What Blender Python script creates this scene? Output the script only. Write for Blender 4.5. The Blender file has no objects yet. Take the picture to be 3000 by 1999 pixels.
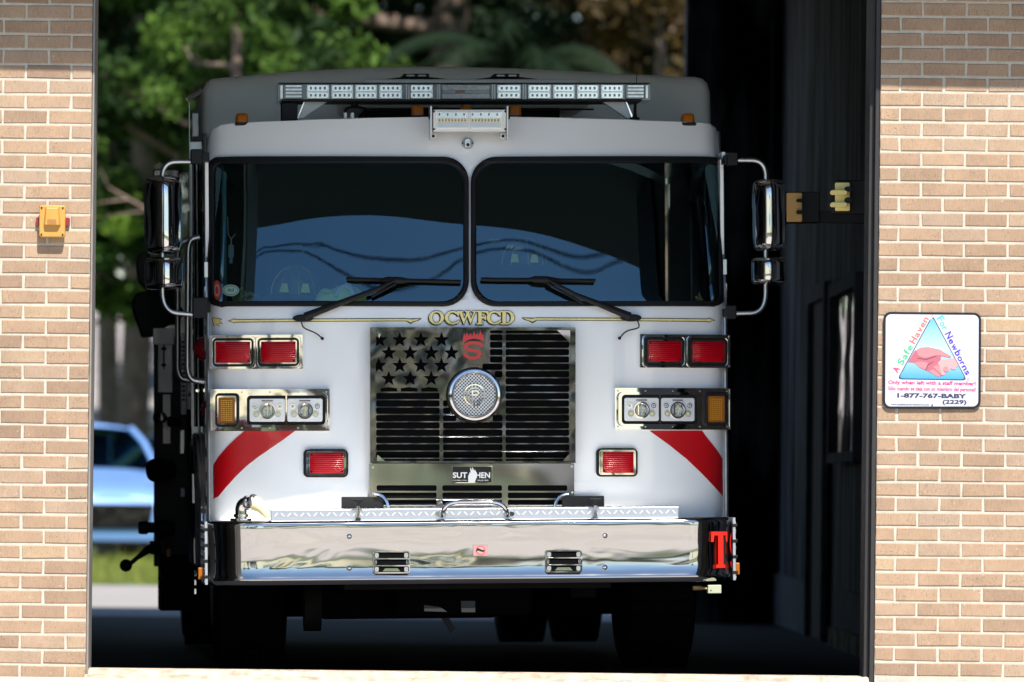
import bpy, bmesh, math, random
import numpy as np
from mathutils import Vector, Matrix
from mathutils.geometry import tessellate_polygon
R = math.radians
random.seed(7)
scene = bpy.context.scene
COL = scene.collection

# ---------------------------------------------------------------- camera
FPX = 18312.0                  # focal length in pixels of the 3000 px wide photo
CAM = Vector((0.0, -28.0, 0.87)); VPX, VPY = 1282.0, 1427.0
RHO = R(0.62)
cam_d = bpy.data.cameras.new('camera'); cam = bpy.data.objects.new('camera', cam_d); COL.objects.link(cam)
cam_d.sensor_width = 36; cam_d.lens = FPX/3000*36
cam_d.shift_x = (1500-VPX)/3000; cam_d.shift_y = (VPY-999.5)/3000
cam_d.clip_start = 0.5; cam_d.clip_end = 3000
cam_d.dof.use_dof = True; cam_d.dof.focus_distance = 28.9; cam_d.dof.aperture_fstop = 3.2
c, s = math.cos(RHO), math.sin(RHO)
M = Matrix(((c, -s, 0, CAM.x), (0, 0, -1, CAM.y), (s, c, 0, CAM.z), (0, 0, 0, 1)))
cam.matrix_world = M
scene.camera = cam

# ---------------------------------------------------------------- sky, sun, exposure
SUNV = Vector((0.24, -1.0, 1.40)).normalized()
w = bpy.data.worlds.new('World'); scene.world = w; w.use_nodes = True
nt = w.node_tree; bg = nt.nodes['Background']
sky = nt.nodes.new('ShaderNodeTexSky'); sky.sky_type = 'NISHITA'; sky.sun_disc = False
sky.sun_elevation = math.asin(SUNV.z); sky.sun_rotation = math.atan2(SUNV.x, SUNV.y)
sky.air_density = 1.0; sky.dust_density = 0.1; sky.ozone_density = 2.2
nt.links.new(sky.outputs[0], bg.inputs[0]); bg.inputs[1].default_value = 0.085
sl = bpy.data.lights.new('sun', 'SUN'); sl.energy = 5.0; sl.angle = R(0.53); sl.color = (1.0, 0.95, 0.87)
sun = bpy.data.objects.new('sun', sl); COL.objects.link(sun)
sun.rotation_euler = SUNV.to_track_quat('Z', 'Y').to_euler(); sun.location = (5, -20, 25)
scene.view_settings.view_transform = 'Standard'; scene.view_settings.look = 'None'
scene.view_settings.exposure = 0.9; scene.view_settings.gamma = 1.0
scene.render.engine = 'CYCLES'

# ---------------------------------------------------------------- photo measuring: pixel (3000 px frame) -> point at a real depth
def ray(px, py):
    dx, dy = px-VPX, py-VPY
    wx = dx*c + dy*s; wd = -dx*s + dy*c
    return Vector((wx/FPX, 1.0, -wd/FPX))
def WP(px, py, Y):
    """world point at depth Y seen at pixel"""
    r = ray(px, py); t = (Y-CAM.y)
    return CAM + r*t
TR_M = Matrix.Translation((0.21, 0.85, 0.0)) @ Matrix.Rotation(R(3.8), 4, 'Z') @ Matrix.Rotation(R(-1.05), 4, 'Y')
TR_I = TR_M.inverted()
_o = TR_I @ CAM; _r3 = TR_I.to_3x3()
def L(px, py, y):
    """truck-local (x, z) on the plane local y"""
    d = _r3 @ ray(px, py); t = (y-_o.y)/d.y; p = _o + d*t
    return p.x, p.z
def Z(reg, zx, zy):
    ox, oy = {1: (0, 0), 2: (1000, 0), 3: (2000, 0), 4: (0, 667), 5: (1000, 667), 6: (2000, 667), 7: (0, 1333), 8: (1000, 1333), 9: (2000, 1333)}[reg]
    return ox+zx/2.352, oy+zy/2.352

# ---------------------------------------------------------------- materials
def mat(name, col, rough=0.5, metal=0.0, coat=0.0, bump=None, var=None, spec=None, emit=None, trans=0, ior=None, objc=True):
    """bump=(scale, strength, dist)  var=(scale, amount): mottled tone"""
    m = bpy.data.materials.new(name); m.use_nodes = True; n = m.node_tree.nodes; l = m.node_tree.links
    b = n['Principled BSDF']; b.inputs['Base Color'].default_value = (*col, 1)
    b.inputs['Roughness'].default_value = rough; b.inputs['Metallic'].default_value = metal
    b.inputs['Coat Weight'].default_value = coat; b.inputs['Coat Roughness'].default_value = 0.04
    if spec is not None: b.inputs['Specular IOR Level'].default_value = spec
    if ior: b.inputs['IOR'].default_value = ior
    b.inputs['Transmission Weight'].default_value = trans
    tc = n.new('ShaderNodeTexCoord')
    if var:
        t = n.new('ShaderNodeTexNoise'); t.inputs['Scale'].default_value = var[0]; t.inputs['Detail'].default_value = 5
        l.new(tc.outputs['Object'], t.inputs['Vector'])
        mr = n.new('ShaderNodeMapRange'); mr.inputs[1].default_value = 0.3; mr.inputs[2].default_value = 0.7
        mr.inputs[3].default_value = 1-var[1]; mr.inputs[4].default_value = 1+var[1]
        l.new(t.outputs[0], mr.inputs[0])
        mx = n.new('ShaderNodeVectorMath'); mx.operation = 'SCALE'; mx.inputs[0].default_value = col
        l.new(mr.outputs[0], mx.inputs['Scale']); l.new(mx.outputs[0], b.inputs['Base Color'])
    if bump:
        t = n.new('ShaderNodeTexNoise'); t.inputs['Scale'].default_value = bump[0]; t.inputs['Detail'].default_value = bump[3] if len(bump) > 3 else 3
        l.new(tc.outputs['Object'], t.inputs['Vector'])
        bp = n.new('ShaderNodeBump'); bp.inputs['Strength'].default_value = bump[1]; bp.inputs['Distance'].default_value = bump[2]
        l.new(t.outputs[0], bp.inputs['Height']); l.new(bp.outputs[0], b.inputs['Normal'])
    return m
def node(m, t): return m.node_tree.nodes.new(t)

MAT = {}
MAT['paint'] = mat('white_paint', (0.87, 0.89, 0.91), 0.35, coat=1.0, bump=(2.2, 0.05, 0.02), var=(3, 0.02))
MAT['roofpaint'] = mat('satin_white_paint', (0.86, 0.87, 0.86), 0.5, coat=0.1, bump=(60, 0.06, 0.002), var=(5, 0.04))
MAT['chrome'] = mat('chrome', (0.72, 0.72, 0.74), 0.035, 1.0, bump=(4, 0.22, 0.02, 1))
MAT['bumper'] = mat('polished_bumper_steel', (0.54, 0.535, 0.53), 0.06, 1.0)
MAT['steel'] = mat('polished_stainless_sheet', (0.46, 0.46, 0.47), 0.07, 1.0, bump=(2.0, 0.30, 0.03, 1))
MAT['brushed'] = mat('brushed_steel', (0.55, 0.55, 0.55), 0.32, 1.0, var=(30, 0.06))
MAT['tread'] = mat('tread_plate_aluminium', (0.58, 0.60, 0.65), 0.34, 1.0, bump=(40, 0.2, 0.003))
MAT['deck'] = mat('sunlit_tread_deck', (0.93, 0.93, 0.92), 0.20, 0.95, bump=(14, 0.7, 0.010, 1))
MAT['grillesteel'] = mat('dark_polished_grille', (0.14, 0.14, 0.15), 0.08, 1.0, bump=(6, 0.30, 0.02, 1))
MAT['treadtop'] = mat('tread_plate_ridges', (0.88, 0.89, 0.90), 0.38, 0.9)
MAT['black'] = mat('black_plastic', (0.008, 0.008, 0.009), 0.5, spec=0.25, bump=(80, 0.1, 0.001))
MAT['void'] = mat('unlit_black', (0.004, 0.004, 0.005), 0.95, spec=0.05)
MAT['rubber'] = mat('black_rubber', (0.007, 0.007, 0.008), 0.5, spec=0.25)
MAT['tyre'] = mat('tyre_rubber', (0.004, 0.004, 0.0045), 0.85, spec=0.2, bump=(60, 0.2, 0.003))
MAT['under'] = mat('dirty_black_underbody', (0.006, 0.006, 0.006), 0.85, spec=0.2, var=(8, 0.3))
MAT['redlens'] = mat('red_lens', (0.44, 0.002, 0.010), 0.25, coat=0.12, spec=0.3)
MAT['darkred'] = mat('dark_red_lens', (0.12, 0.003, 0.008), 0.15, coat=1.0)
MAT['redglow'] = mat('red_reflector', (0.75, 0.02, 0.05), 0.3, coat=0.5)
MAT['amber'] = mat('amber_lens', (0.34, 0.10, 0.003), 0.35, coat=0.1, spec=0.3)
MAT['amberled'] = mat('amber_led', (0.85, 0.50, 0.06), 0.25, coat=0.5)
MAT['clear'] = mat('clear_lens', (0.60, 0.62, 0.66), 0.12, 0.5, coat=1.0, var=(60, 0.2))
MAT['led'] = mat('led_reflector', (0.78, 0.79, 0.82), 0.12, 0.8, coat=1.0)
MAT['smoke'] = mat('smoked_lens', (0.13, 0.14, 0.16), 0.15, 0.3, coat=1.0)
MAT['lamp'] = mat('headlamp_reflector', (0.92, 0.93, 0.95), 0.25, 0.2, coat=0.6)
MAT['glassy'] = mat('projector_glass', (0.45, 0.47, 0.46), 0.08, 0.4, coat=1.0)
MAT['goldlens'] = mat('led_phosphor', (0.75, 0.72, 0.30), 0.3, coat=0.6)
MAT['white'] = mat('white_plastic', (0.75, 0.75, 0.73), 0.35, coat=0.2)
MAT['gold'] = mat('gold_leaf', (0.95, 0.80, 0.30), 0.38, 0.0, coat=0.5, var=(90, 0.12))
MAT['ink'] = mat('black_vinyl', (0.008, 0.008, 0.009), 0.5, spec=0.3)
MAT['stripe'] = mat('red_reflective_stripe', (0.52, 0.003, 0.008), 0.3, coat=0.5, bump=(200, 0.05, 0.001), var=(8, 0.06))
MAT['redvinyl'] = mat('bright_red_vinyl', (0.85, 0.03, 0.02), 0.35, coat=0.3)
MAT['redlogo'] = mat('red_enamel', (0.62, 0.01, 0.02), 0.35, coat=0.3)
MAT['hose'] = mat('pale_yellow_hose', (0.78, 0.74, 0.42), 0.55, bump=(20, 0.1, 0.004))
MAT['interior'] = mat('dark_cab_trim', (0.004, 0.004, 0.005), 0.9, spec=0.1)
MAT['pillar'] = mat('grey_green_cab_trim', (0.20, 0.55, 0.50), 0.7, var=(200, 0.25))
MAT['seat'] = mat('grey_cab_upholstery', (0.02, 0.018, 0.02), 0.85)
MAT['lime'] = mat('lime_hi_vis_fabric', (0.75, 0.98, 0.22), 0.7)
MAT['limeglow'] = mat('lime_reflective_patch', (0.80, 0.90, 0.12), 0.5)
MAT['brass'] = mat('dull_brass', (0.35, 0.25, 0.10), 0.4, 0.5)
MAT['pumpwhite'] = mat('pump_panel_white', (0.88, 0.90, 0.94), 0.35, coat=0.3, var=(10, 0.1))
# windscreen: tinted transparent with a fresnel mirror on top
def glass_mat(name, tint, ior, rough=0.0, bumpamt=0.0):
    m = bpy.data.materials.new(name); m.use_nodes = True; n = m.node_tree.nodes; l = m.node_tree.links
    n.remove(n['Principled BSDF']); out = n['Material Output']
    tr = n.new('ShaderNodeBsdfTransparent'); tr.inputs[0].default_value = (*tint, 1)
    gl = n.new('ShaderNodeBsdfGlossy'); gl.inputs['Roughness'].default_value = rough; gl.inputs[0].default_value = (0.50, 0.86, 1, 1)
    fr = n.new('ShaderNodeFresnel'); fr.inputs[0].default_value = ior
    mx = n.new('ShaderNodeMixShader'); l.new(fr.outputs[0], mx.inputs[0]); l.new(tr.outputs[0], mx.inputs[1]); l.new(gl.outputs[0], mx.inputs[2])
    l.new(mx.outputs[0], out.inputs[0])
    if bumpamt:
        tc = n.new('ShaderNodeTexCoord'); t = n.new('ShaderNodeTexNoise'); t.inputs['Scale'].default_value = 1.6; t.inputs['Detail'].default_value = 0
        l.new(tc.outputs['Object'], t.inputs['Vector'])
        bp = n.new('ShaderNodeBump'); bp.inputs['Strength'].default_value = bumpamt; bp.inputs['Distance'].default_value = 0.05
        l.new(t.outputs[0], bp.inputs['Height']); l.new(bp.outputs[0], gl.inputs['Normal'])
    return m
MAT['glass'] = glass_mat('windscreen_glass', (0.84, 0.93, 0.90), 2.3, 0.0, 0.17)
MAT['carglass'] = glass_mat('car_glass', (0.12, 0.16, 0.16), 1.8)

# bumper: stretched ripples
def _bmp():
    m = MAT['bumper']; n = m.node_tree.nodes; l = m.node_tree.links; b = n['Principled BSDF']
    tc = n.new('ShaderNodeTexCoord'); mp = n.new('ShaderNodeMapping'); mp.inputs['Scale'].default_value = (1.6, 1.0, 4.0)
    t = n.new('ShaderNodeTexNoise'); t.inputs['Scale'].default_value = 1.6; t.inputs['Detail'].default_value = 1.5; t.inputs['Distortion'].default_value = 1.0
    l.new(tc.outputs['Object'], mp.inputs[0]); l.new(mp.outputs[0], t.inputs['Vector'])
    bp = n.new('ShaderNodeBump'); bp.inputs['Strength'].default_value = 0.3; bp.inputs['Distance'].default_value = 0.012
    l.new(t.outputs[0], bp.inputs['Height']); l.new(bp.outputs[0], b.inputs['Normal'])
_bmp()

# brick with per-brick tone stored on the mesh, wire-cut scores and dark iron specks
def brick_mat():
    m = bpy.data.materials.new('buff_brick'); m.use_nodes = True; n = m.node_tree.nodes; l = m.node_tree.links; b = n['Principled BSDF']
    b.inputs['Roughness'].default_value = 0.9
    at = n.new('ShaderNodeAttribute'); at.attribute_name = 'tone'
    cr = n.new('ShaderNodeValToRGB'); e = cr.color_ramp.elements
    e[0].position = 0; e[0].color = (0.231, 0.156, 0.108, 1); e[1].position = 1; e[1].color = (0.360, 0.257, 0.164, 1)
    for p, cc in ((0.3, (0.295, 0.200, 0.134, 1)), (0.6, (0.332, 0.227, 0.150, 1)), (0.82, (0.319, 0.232, 0.167, 1))):
        k = e.new(p); k.color = cc
    l.new(at.outputs['Fac'], cr.inputs[0])
    tc = n.new('ShaderNodeTexCoord')
    mp = n.new('ShaderNodeMapping'); mp.inputs['Scale'].default_value = (260, 1, 26); l.new(tc.outputs['Object'], mp.inputs[0])
    t = n.new('ShaderNodeTexNoise'); t.inputs['Scale'].default_value = 1; t.inputs['Detail'].default_value = 2; l.new(mp.outputs[0], t.inputs['Vector'])
    mr = n.new('ShaderNodeMapRange'); mr.inputs[1].default_value = 0.36; mr.inputs[2].default_value = 0.5; mr.inputs[3].default_value = 0.86; mr.inputs[4].default_value = 1.03
    l.new(t.outputs[0], mr.inputs[0])
    t2 = n.new('ShaderNodeTexNoise'); t2.inputs['Scale'].default_value = 230; t2.inputs['Detail'].default_value = 1; l.new(tc.outputs['Object'], t2.inputs['Vector'])
    mr2 = n.new('ShaderNodeMapRange'); mr2.inputs[1].default_value = 0.28; mr2.inputs[2].default_value = 0.36; mr2.inputs[3].default_value = 0.35; mr2.inputs[4].default_value = 1.0
    l.new(t2.outputs[0], mr2.inputs[0])
    t3 = n.new('ShaderNodeTexNoise'); t3.inputs['Scale'].default_value = 9; t3.inputs['Detail'].default_value = 4; l.new(tc.outputs['Object'], t3.inputs['Vector'])
    mr3 = n.new('ShaderNodeMapRange'); mr3.inputs[1].default_value = 0.3; mr3.inputs[2].default_value = 0.7; mr3.inputs[3].default_value = 0.9; mr3.inputs[4].default_value = 1.1
    l.new(t3.outputs[0], mr3.inputs[0])
    a = n.new('ShaderNodeMath'); a.operation = 'MULTIPLY'; l.new(mr.outputs[0], a.inputs[0]); l.new(mr2.outputs[0], a.inputs[1])
    a2 = n.new('ShaderNodeMath'); a2.operation = 'MULTIPLY'; l.new(a.outputs[0], a2.inputs[0]); l.new(mr3.outputs[0], a2.inputs[1])
    sc = n.new('ShaderNodeVectorMath'); sc.operation = 'SCALE'; l.new(cr.outputs[0], sc.inputs[0]); l.new(a2.outputs[0], sc.inputs['Scale'])
    # lime flecks and faint grime patches
    t4 = n.new('ShaderNodeTexNoise'); t4.inputs['Scale'].default_value = 75; t4.inputs['Detail'].default_value = 3; l.new(tc.outputs['Object'], t4.inputs['Vector'])
    m4 = n.new('ShaderNodeMapRange'); m4.inputs[1].default_value = 0.685; m4.inputs[2].default_value = 0.73; l.new(t4.outputs[0], m4.inputs[0])
    mxx = n.new('ShaderNodeMix'); mxx.data_type = 'RGBA'; l.new(m4.outputs[0], mxx.inputs[0]); l.new(sc.outputs[0], mxx.inputs[6]); mxx.inputs[7].default_value = (0.46, 0.42, 0.36, 1)
    t5 = n.new('ShaderNodeTexNoise'); t5.inputs['Scale'].default_value = 1.1; t5.inputs['Detail'].default_value = 6; l.new(tc.outputs['Object'], t5.inputs['Vector'])
    m5 = n.new('ShaderNodeMapRange'); m5.inputs[1].default_value = 0.3; m5.inputs[2].default_value = 0.7; m5.inputs[3].default_value = 0.88; m5.inputs[4].default_value = 1.08; l.new(t5.outputs[0], m5.inputs[0])
    s5 = n.new('ShaderNodeVectorMath'); s5.operation = 'SCALE'; l.new(mxx.outputs[2], s5.inputs[0]); l.new(m5.outputs[0], s5.inputs['Scale'])
    l.new(s5.outputs[0], b.inputs['Base Color'])
    bp = n.new('ShaderNodeBump'); bp.inputs['Strength'].default_value = 0.8; bp.inputs['Distance'].default_value = 0.002
    l.new(a2.outputs[0], bp.inputs['Height']); l.new(bp.outputs[0], b.inputs['Normal'])
    return m
MAT['brick'] = brick_mat()
MAT['mortar'] = mat('pale_mortar', (0.42, 0.395, 0.335), 0.95, bump=(150, 0.5, 0.003), var=(25, 0.12))
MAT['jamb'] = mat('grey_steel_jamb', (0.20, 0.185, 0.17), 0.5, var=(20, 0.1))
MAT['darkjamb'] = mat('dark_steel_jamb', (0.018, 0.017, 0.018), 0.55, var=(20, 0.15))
MAT['concrete'] = mat('tan_concrete', (0.47, 0.43, 0.385), 0.9, bump=(60, 0.4, 0.004, 6), var=(2.2, 0.14))
MAT['lip'] = mat('chipped_concrete_edge', (0.46, 0.36, 0.28), 0.95, bump=(45, 0.8, 0.01, 8), var=(14, 0.35))
MAT['baseconc'] = mat('grey_concrete_footing', (0.33, 0.31, 0.26), 0.95, bump=(40, 0.8, 0.01, 8), var=(22, 0.35))
MAT['asphalt'] = mat('sun_bleached_asphalt', (0.27, 0.25, 0.245), 0.9, bump=(120, 0.5, 0.004), var=(1.2, 0.08))
MAT['street'] = mat('street_asphalt', (0.16, 0.158, 0.155), 0.85, bump=(120, 0.4, 0.004), var=(1.0, 0.12))
MAT['turf'] = mat('turf_soil', (0.07, 0.11, 0.025), 0.95, var=(3, 0.35))
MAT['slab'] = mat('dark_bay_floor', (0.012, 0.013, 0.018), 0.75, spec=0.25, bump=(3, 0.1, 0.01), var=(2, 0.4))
MAT['ceil'] = mat('pale_bay_ceiling', (0.40, 0.40, 0.40), 0.9)
MAT['soffit'] = mat('painted_soffit', (0.022, 0.02, 0.02), 0.8)
MAT['trunk'] = mat('rough_bark', (0.16, 0.115, 0.09), 0.95, bump=(9, 1.0, 0.04, 6), var=(5, 0.35))
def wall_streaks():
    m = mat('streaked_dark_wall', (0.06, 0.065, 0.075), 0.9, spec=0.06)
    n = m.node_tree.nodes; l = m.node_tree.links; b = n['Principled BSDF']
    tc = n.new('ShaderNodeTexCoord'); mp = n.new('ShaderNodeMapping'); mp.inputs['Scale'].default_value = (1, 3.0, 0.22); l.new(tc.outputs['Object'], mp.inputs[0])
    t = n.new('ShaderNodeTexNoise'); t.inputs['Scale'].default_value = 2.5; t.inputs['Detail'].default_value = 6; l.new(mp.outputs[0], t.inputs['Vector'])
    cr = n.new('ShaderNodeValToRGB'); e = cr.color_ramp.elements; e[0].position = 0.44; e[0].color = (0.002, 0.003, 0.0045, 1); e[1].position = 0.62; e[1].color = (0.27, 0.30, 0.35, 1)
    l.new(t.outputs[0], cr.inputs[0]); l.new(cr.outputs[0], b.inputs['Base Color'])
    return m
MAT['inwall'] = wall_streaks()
MAT['base'] = mat('grey_wall_base', (0.13, 0.145, 0.17), 0.9, spec=0.06, var=(6, 0.3))
MAT['yellow'] = mat('aged_yellow_plastic', (0.46, 0.24, 0.05), 0.45, coat=0.2, var=(9, 0.08))
MAT['yellow2'] = mat('pale_yellow_plastic', (0.95, 0.80, 0.30), 0.5, coat=0.2)
MAT['redbox'] = mat('red_backbox', (0.22, 0.015, 0.02), 0.45)
MAT['signwhite'] = mat('sign_white_enamel', (0.47, 0.495, 0.545), 0.4, coat=0.15)
MAT['signblack'] = mat('sign_black_edge', (0.005, 0.004, 0.012), 0.4)

# ---------------------------------------------------------------- mesh helpers
def BM(): return bmesh.new()
def finish(name, bm, m, parent=None, smooth=35, bevel=0, solid=0, loc=None, mods=True):
    bmesh.ops.remove_doubles(bm, verts=bm.verts, dist=1e-6)
    for v in [v for v in bm.verts if not v.link_faces]: bm.verts.remove(v)
    bmesh.ops.recalc_face_normals(bm, faces=bm.faces)
    me = bpy.data.meshes.new(name); bm.to_mesh(me); bm.free()
    if isinstance(m, (list, tuple)):
        for k in m: me.materials.append(MAT[k] if isinstance(k, str) else k)
    else: me.materials.append(MAT[m] if isinstance(m, str) else m)
    if smooth:
        for p in me.polygons: p.use_smooth = True
        me.set_sharp_from_angle(angle=R(smooth))
    o = bpy.data.objects.new(name, me); COL.objects.link(o)
    if parent is not None: o.parent = parent
    if solid:
        k = o.modifiers.new('thick', 'SOLIDIFY'); k.thickness = solid; k.offset = 0
    if bevel:
        k = o.modifiers.new('edge', 'BEVEL'); k.width = bevel; k.segments = 2; k.limit_method = 'ANGLE'; k.angle_limit = R(40); k.harden_normals = True
    return o
def thing(name, label, cat, loc=(0, 0, 0), group=None, rz=0):
    o = bpy.data.objects.new(name, None); COL.objects.link(o); o.location = loc; o.rotation_euler = (0, 0, rz)
    o.empty_display_size = 0.3
    o['label'] = label; o['category'] = cat
    if group: o['group'] = group
    return o
def tag(o, label, cat, group=None):
    o['label'] = label; o['category'] = cat
    if group: o['group'] = group
    return o
def structure(o): o['kind'] = 'structure'; return o
def box(bm, x0, x1, y0, y1, z0, z1, M4=None):
    vs = [bm.verts.new((x, y, z)) for x in (x0, x1) for y in (y0, y1) for z in (z0, z1)]
    if M4 is not None:
        for v in vs: v.co = M4 @ v.co
    for f in ((0, 1, 3, 2), (4, 6, 7, 5), (0, 4, 5, 1), (2, 3, 7, 6), (0, 2, 6, 4), (1, 5, 7, 3)):
        bm.faces.new([vs[i] for i in f])
    return vs
def prism(bm, pts, y0, y1, fn=None):
    """polygon of (x,z) extruded in y; y may be a function of (x,z)"""
    Y0 = y0 if callable(y0) else (lambda x, z: y0); Y1 = y1 if callable(y1) else (lambda x, z: y1)
    a = [bm.verts.new((x, Y0(x, z), z)) for x, z in pts]; b = [bm.verts.new((x, Y1(x, z), z)) for x, z in pts]
    n = len(pts)
    bm.faces.new(a); bm.faces.new(list(reversed(b)))
    for i in range(n): bm.faces.new((a[i], b[i], b[(i+1) % n], a[(i+1) % n]))
    return a+b
def tube(bm, pts, r, seg=10, caps=True):
    pts = [Vector(p) for p in pts]; n = len(pts); rr = r if isinstance(r, (list, tuple)) else [r]*n
    rings = []; up = None
    for i, p in enumerate(pts):
        t = (pts[min(i+1, n-1)]-pts[max(i-1, 0)]).normalized()
        if up is None: up = Vector((0, 0, 1)) if abs(t.z) < 0.9 else Vector((1, 0, 0))
        a = t.cross(up).normalized(); b = t.cross(a).normalized(); up = -b if False else up
        if abs(t.dot(up)) > 0.97:
            up = Vector((0, 1, 0)); a = t.cross(up).normalized(); b = t.cross(a).normalized()
        if rings:
            # keep rings aligned with the previous one
            pa = prev_a - t*prev_a.dot(t)
            if pa.length > 1e-4: a = pa.normalized(); b = t.cross(a).normalized()
        prev_a = a
        rings.append([bm.verts.new(p+(a*math.cos(k*2*math.pi/seg)+b*math.sin(k*2*math.pi/seg))*rr[i]) for k in range(seg)])
    for i in range(n-1):
        for k in range(seg): bm.faces.new((rings[i][k], rings[i][(k+1) % seg], rings[i+1][(k+1) % seg], rings[i+1][k]))
    if caps:
        bm.faces.new(rings[0]); bm.faces.new(list(reversed(rings[-1])))
def bez(ctrl, n=8):
    """round the corners of a polyline: ctrl = [(p, radius)]"""
    P = [Vector(p) for p, _ in ctrl]; out = [P[0]]
    for i in range(1, len(P)-1):
        r = ctrl[i][1]; a = (P[i-1]-P[i]); b = (P[i+1]-P[i]); ra = min(r, a.length*0.49); rb = min(r, b.length*0.49)
        p0 = P[i]+a.normalized()*ra; p1 = P[i]+b.normalized()*rb
        for k in range(n+1):
            t = k/n; out.append(p0*(1-t)**2 + P[i]*2*t*(1-t) + p1*t*t)
    out.append(P[-1]); return out
def lathe(bm, prof, seg=32, M4=None):
    """prof = [(radius, axial)], axis = local y"""
    rings = []
    for r, a in prof:
        if r < 1e-6: rings.append([bm.verts.new((0, a, 0))])
        else: rings.append([bm.verts.new((r*math.cos(k*2*math.pi/seg), a, r*math.sin(k*2*math.pi/seg))) for k in range(seg)])
    for A, B in zip(rings, rings[1:]):
        for k in range(seg):
            k2 = (k+1) % seg
            if len(A) == 1 and len(B) == 1: continue
            if len(A) == 1: bm.faces.new((A[0], B[k], B[k2]))
            elif len(B) == 1: bm.faces.new((A[k], A[k2], B[0]))
            else: bm.faces.new((A[k], A[k2], B[k2], B[k]))
    if M4 is not None:
        for rg in rings:
            for v in rg: v.co = M4 @ v.co
def rrect(x0, y0, x1, y1, r, n=6):
    """rounded rectangle; r = one radius or (x0y0, x1y0, x1y1, x0y1)"""
    if not isinstance(r, (tuple, list)): r = (r,)*4
    P = []
    for (cx, cy, a0, rr) in ((x0+r[0], y0+r[0], 180, r[0]), (x1-r[1], y0+r[1], 270, r[1]), (x1-r[2], y1-r[2], 0, r[2]), (x0+r[3], y1-r[3], 90, r[3])):
        for k in range(n+1):
            a = R(a0+90*k/n); P.append((cx+rr*math.cos(a), cy+rr*math.sin(a)))
    return P
def circ(cx, cy, r, n=24, ry=None):
    return [(cx+r*math.cos(2*math.pi*k/n), cy+(ry or r)*math.sin(2*math.pi*k/n)) for k in range(n)]
def sheet(bm, outer, holes, fn, xs=(), zs=(), back=None):
    """flat (x,z) polygon with holes, cut by grid lines, then lifted onto a surface fn(x,z)->(x,y,z)"""
    loops = [[Vector((x, z, 0)) for x, z in outer]] + [[Vector((x, z, 0)) for x, z in h] for h in holes]
    flat = [v for lp in loops for v in lp]
    tris = tessellate_polygon(loops)
    tb = bmesh.new(); vv = [tb.verts.new((v.x, 0, v.y)) for v in flat]
    for t in tris:
        try: tb.faces.new([vv[i] for i in t])
        except ValueError: pass
    for x in xs:
        bmesh.ops.bisect_plane(tb, geom=tb.verts[:]+tb.edges[:]+tb.faces[:], plane_co=(x, 0, 0), plane_no=(1, 0, 0))
    for z in zs:
        bmesh.ops.bisect_plane(tb, geom=tb.verts[:]+tb.edges[:]+tb.faces[:], plane_co=(0, 0, z), plane_no=(0, 0, 1))
    mp = {}
    for v in tb.verts: mp[v] = bm.verts.new(fn(v.co.x, v.co.z))
    for f in tb.faces:
        try: bm.faces.new([mp[v] for v in f.verts])
        except ValueError: pass
    tb.free()
_txt = {}
def text_tris(body, bold=0.0, shear=0.0):
    k = (body, bold, shear)
    if k not in _txt:
        cu = bpy.data.curves.new('t', 'FONT'); cu.body = body; cu.offset = bold; cu.shear = shear; cu.resolution_u = 3
        o = bpy.data.objects.new('t', cu); COL.objects.link(o); bpy.context.view_layer.update()
        dg = bpy.context.evaluated_depsgraph_get(); me = bpy.data.meshes.new_from_object(o.evaluated_get(dg))
        V = [(v.co.x, v.co.y) for v in me.vertices]; F = [tuple(p.vertices) for p in me.polygons]
        bpy.data.objects.remove(o); bpy.data.curves.remove(cu); bpy.data.meshes.remove(me)
        x0 = min(v[0] for v in V); x1 = max(v[0] for v in V); y0 = min(v[1] for v in V); y1 = max(v[1] for v in V)
        _txt[k] = ([((a-x0)/(x1-x0), (b-y0)/(y1-y0)) for a, b in V], F)
    return _txt[k]
def text(bm, body, cx, cy, wd, ht, fn, rot=0, bold=0.0, shear=0.0):
    """text fitted to a wd x ht px box centred at (cx,cy) (y down), lifted by fn(px,py)"""
    V, F = text_tris(body, bold, shear); ca, sa = math.cos(rot), math.sin(rot); vs = []
    for a, b in V:
        u = (a-0.5)*wd; v = -(b-0.5)*ht
        vs.append(bm.verts.new(fn(cx+u*ca-v*sa, cy+u*sa+v*ca)))
    for f in F:
        try: bm.faces.new([vs[i] for i in f])
        except ValueError: pass
def pquad(bm, pts, fn):
    vs = [bm.verts.new(fn(*p)) for p in pts]
    tr = tessellate_polygon([[Vector((p[0], p[1], 0)) for p in pts]])
    for t in tr: bm.faces.new([vs[i] for i in t])
# ================================================================ THE SETTING
def plane_grid(name, x0, x1, y0, y1, z, m):
    bm = BM(); vs = [bm.verts.new(p) for p in ((x0, y0, z), (x1, y0, z), (x1, y1, z), (x0, y1, z))]; bm.faces.new(vs)
    return structure(finish(name, bm, m, smooth=0))
plane_grid('ground', -600, 600, -600, 900, -0.16, 'turf')
plane_grid('apron', -14, 14, -15, -0.012, 0.0, 'concrete')
plane_grid('street', -200, 200, -26, -15.02, -0.03, 'street')
plane_grid('pavement', -200, 200, -15.015, -13.2, 0.006, 'baseconc')
plane_grid('verge', -200, 200, -90, -26.02, -0.01, 'turf')
# sidestreet behind the station, slightly lower than the bay
plane_grid('rear_yard', -60, 60, 17.0, 31.6, -0.10, 'asphalt')
# bay floor
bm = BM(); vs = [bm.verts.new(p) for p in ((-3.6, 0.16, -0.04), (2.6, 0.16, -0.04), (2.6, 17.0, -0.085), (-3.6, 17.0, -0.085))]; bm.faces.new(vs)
structure(finish('bay_floor', bm, 'slab', smooth=0))
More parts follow.
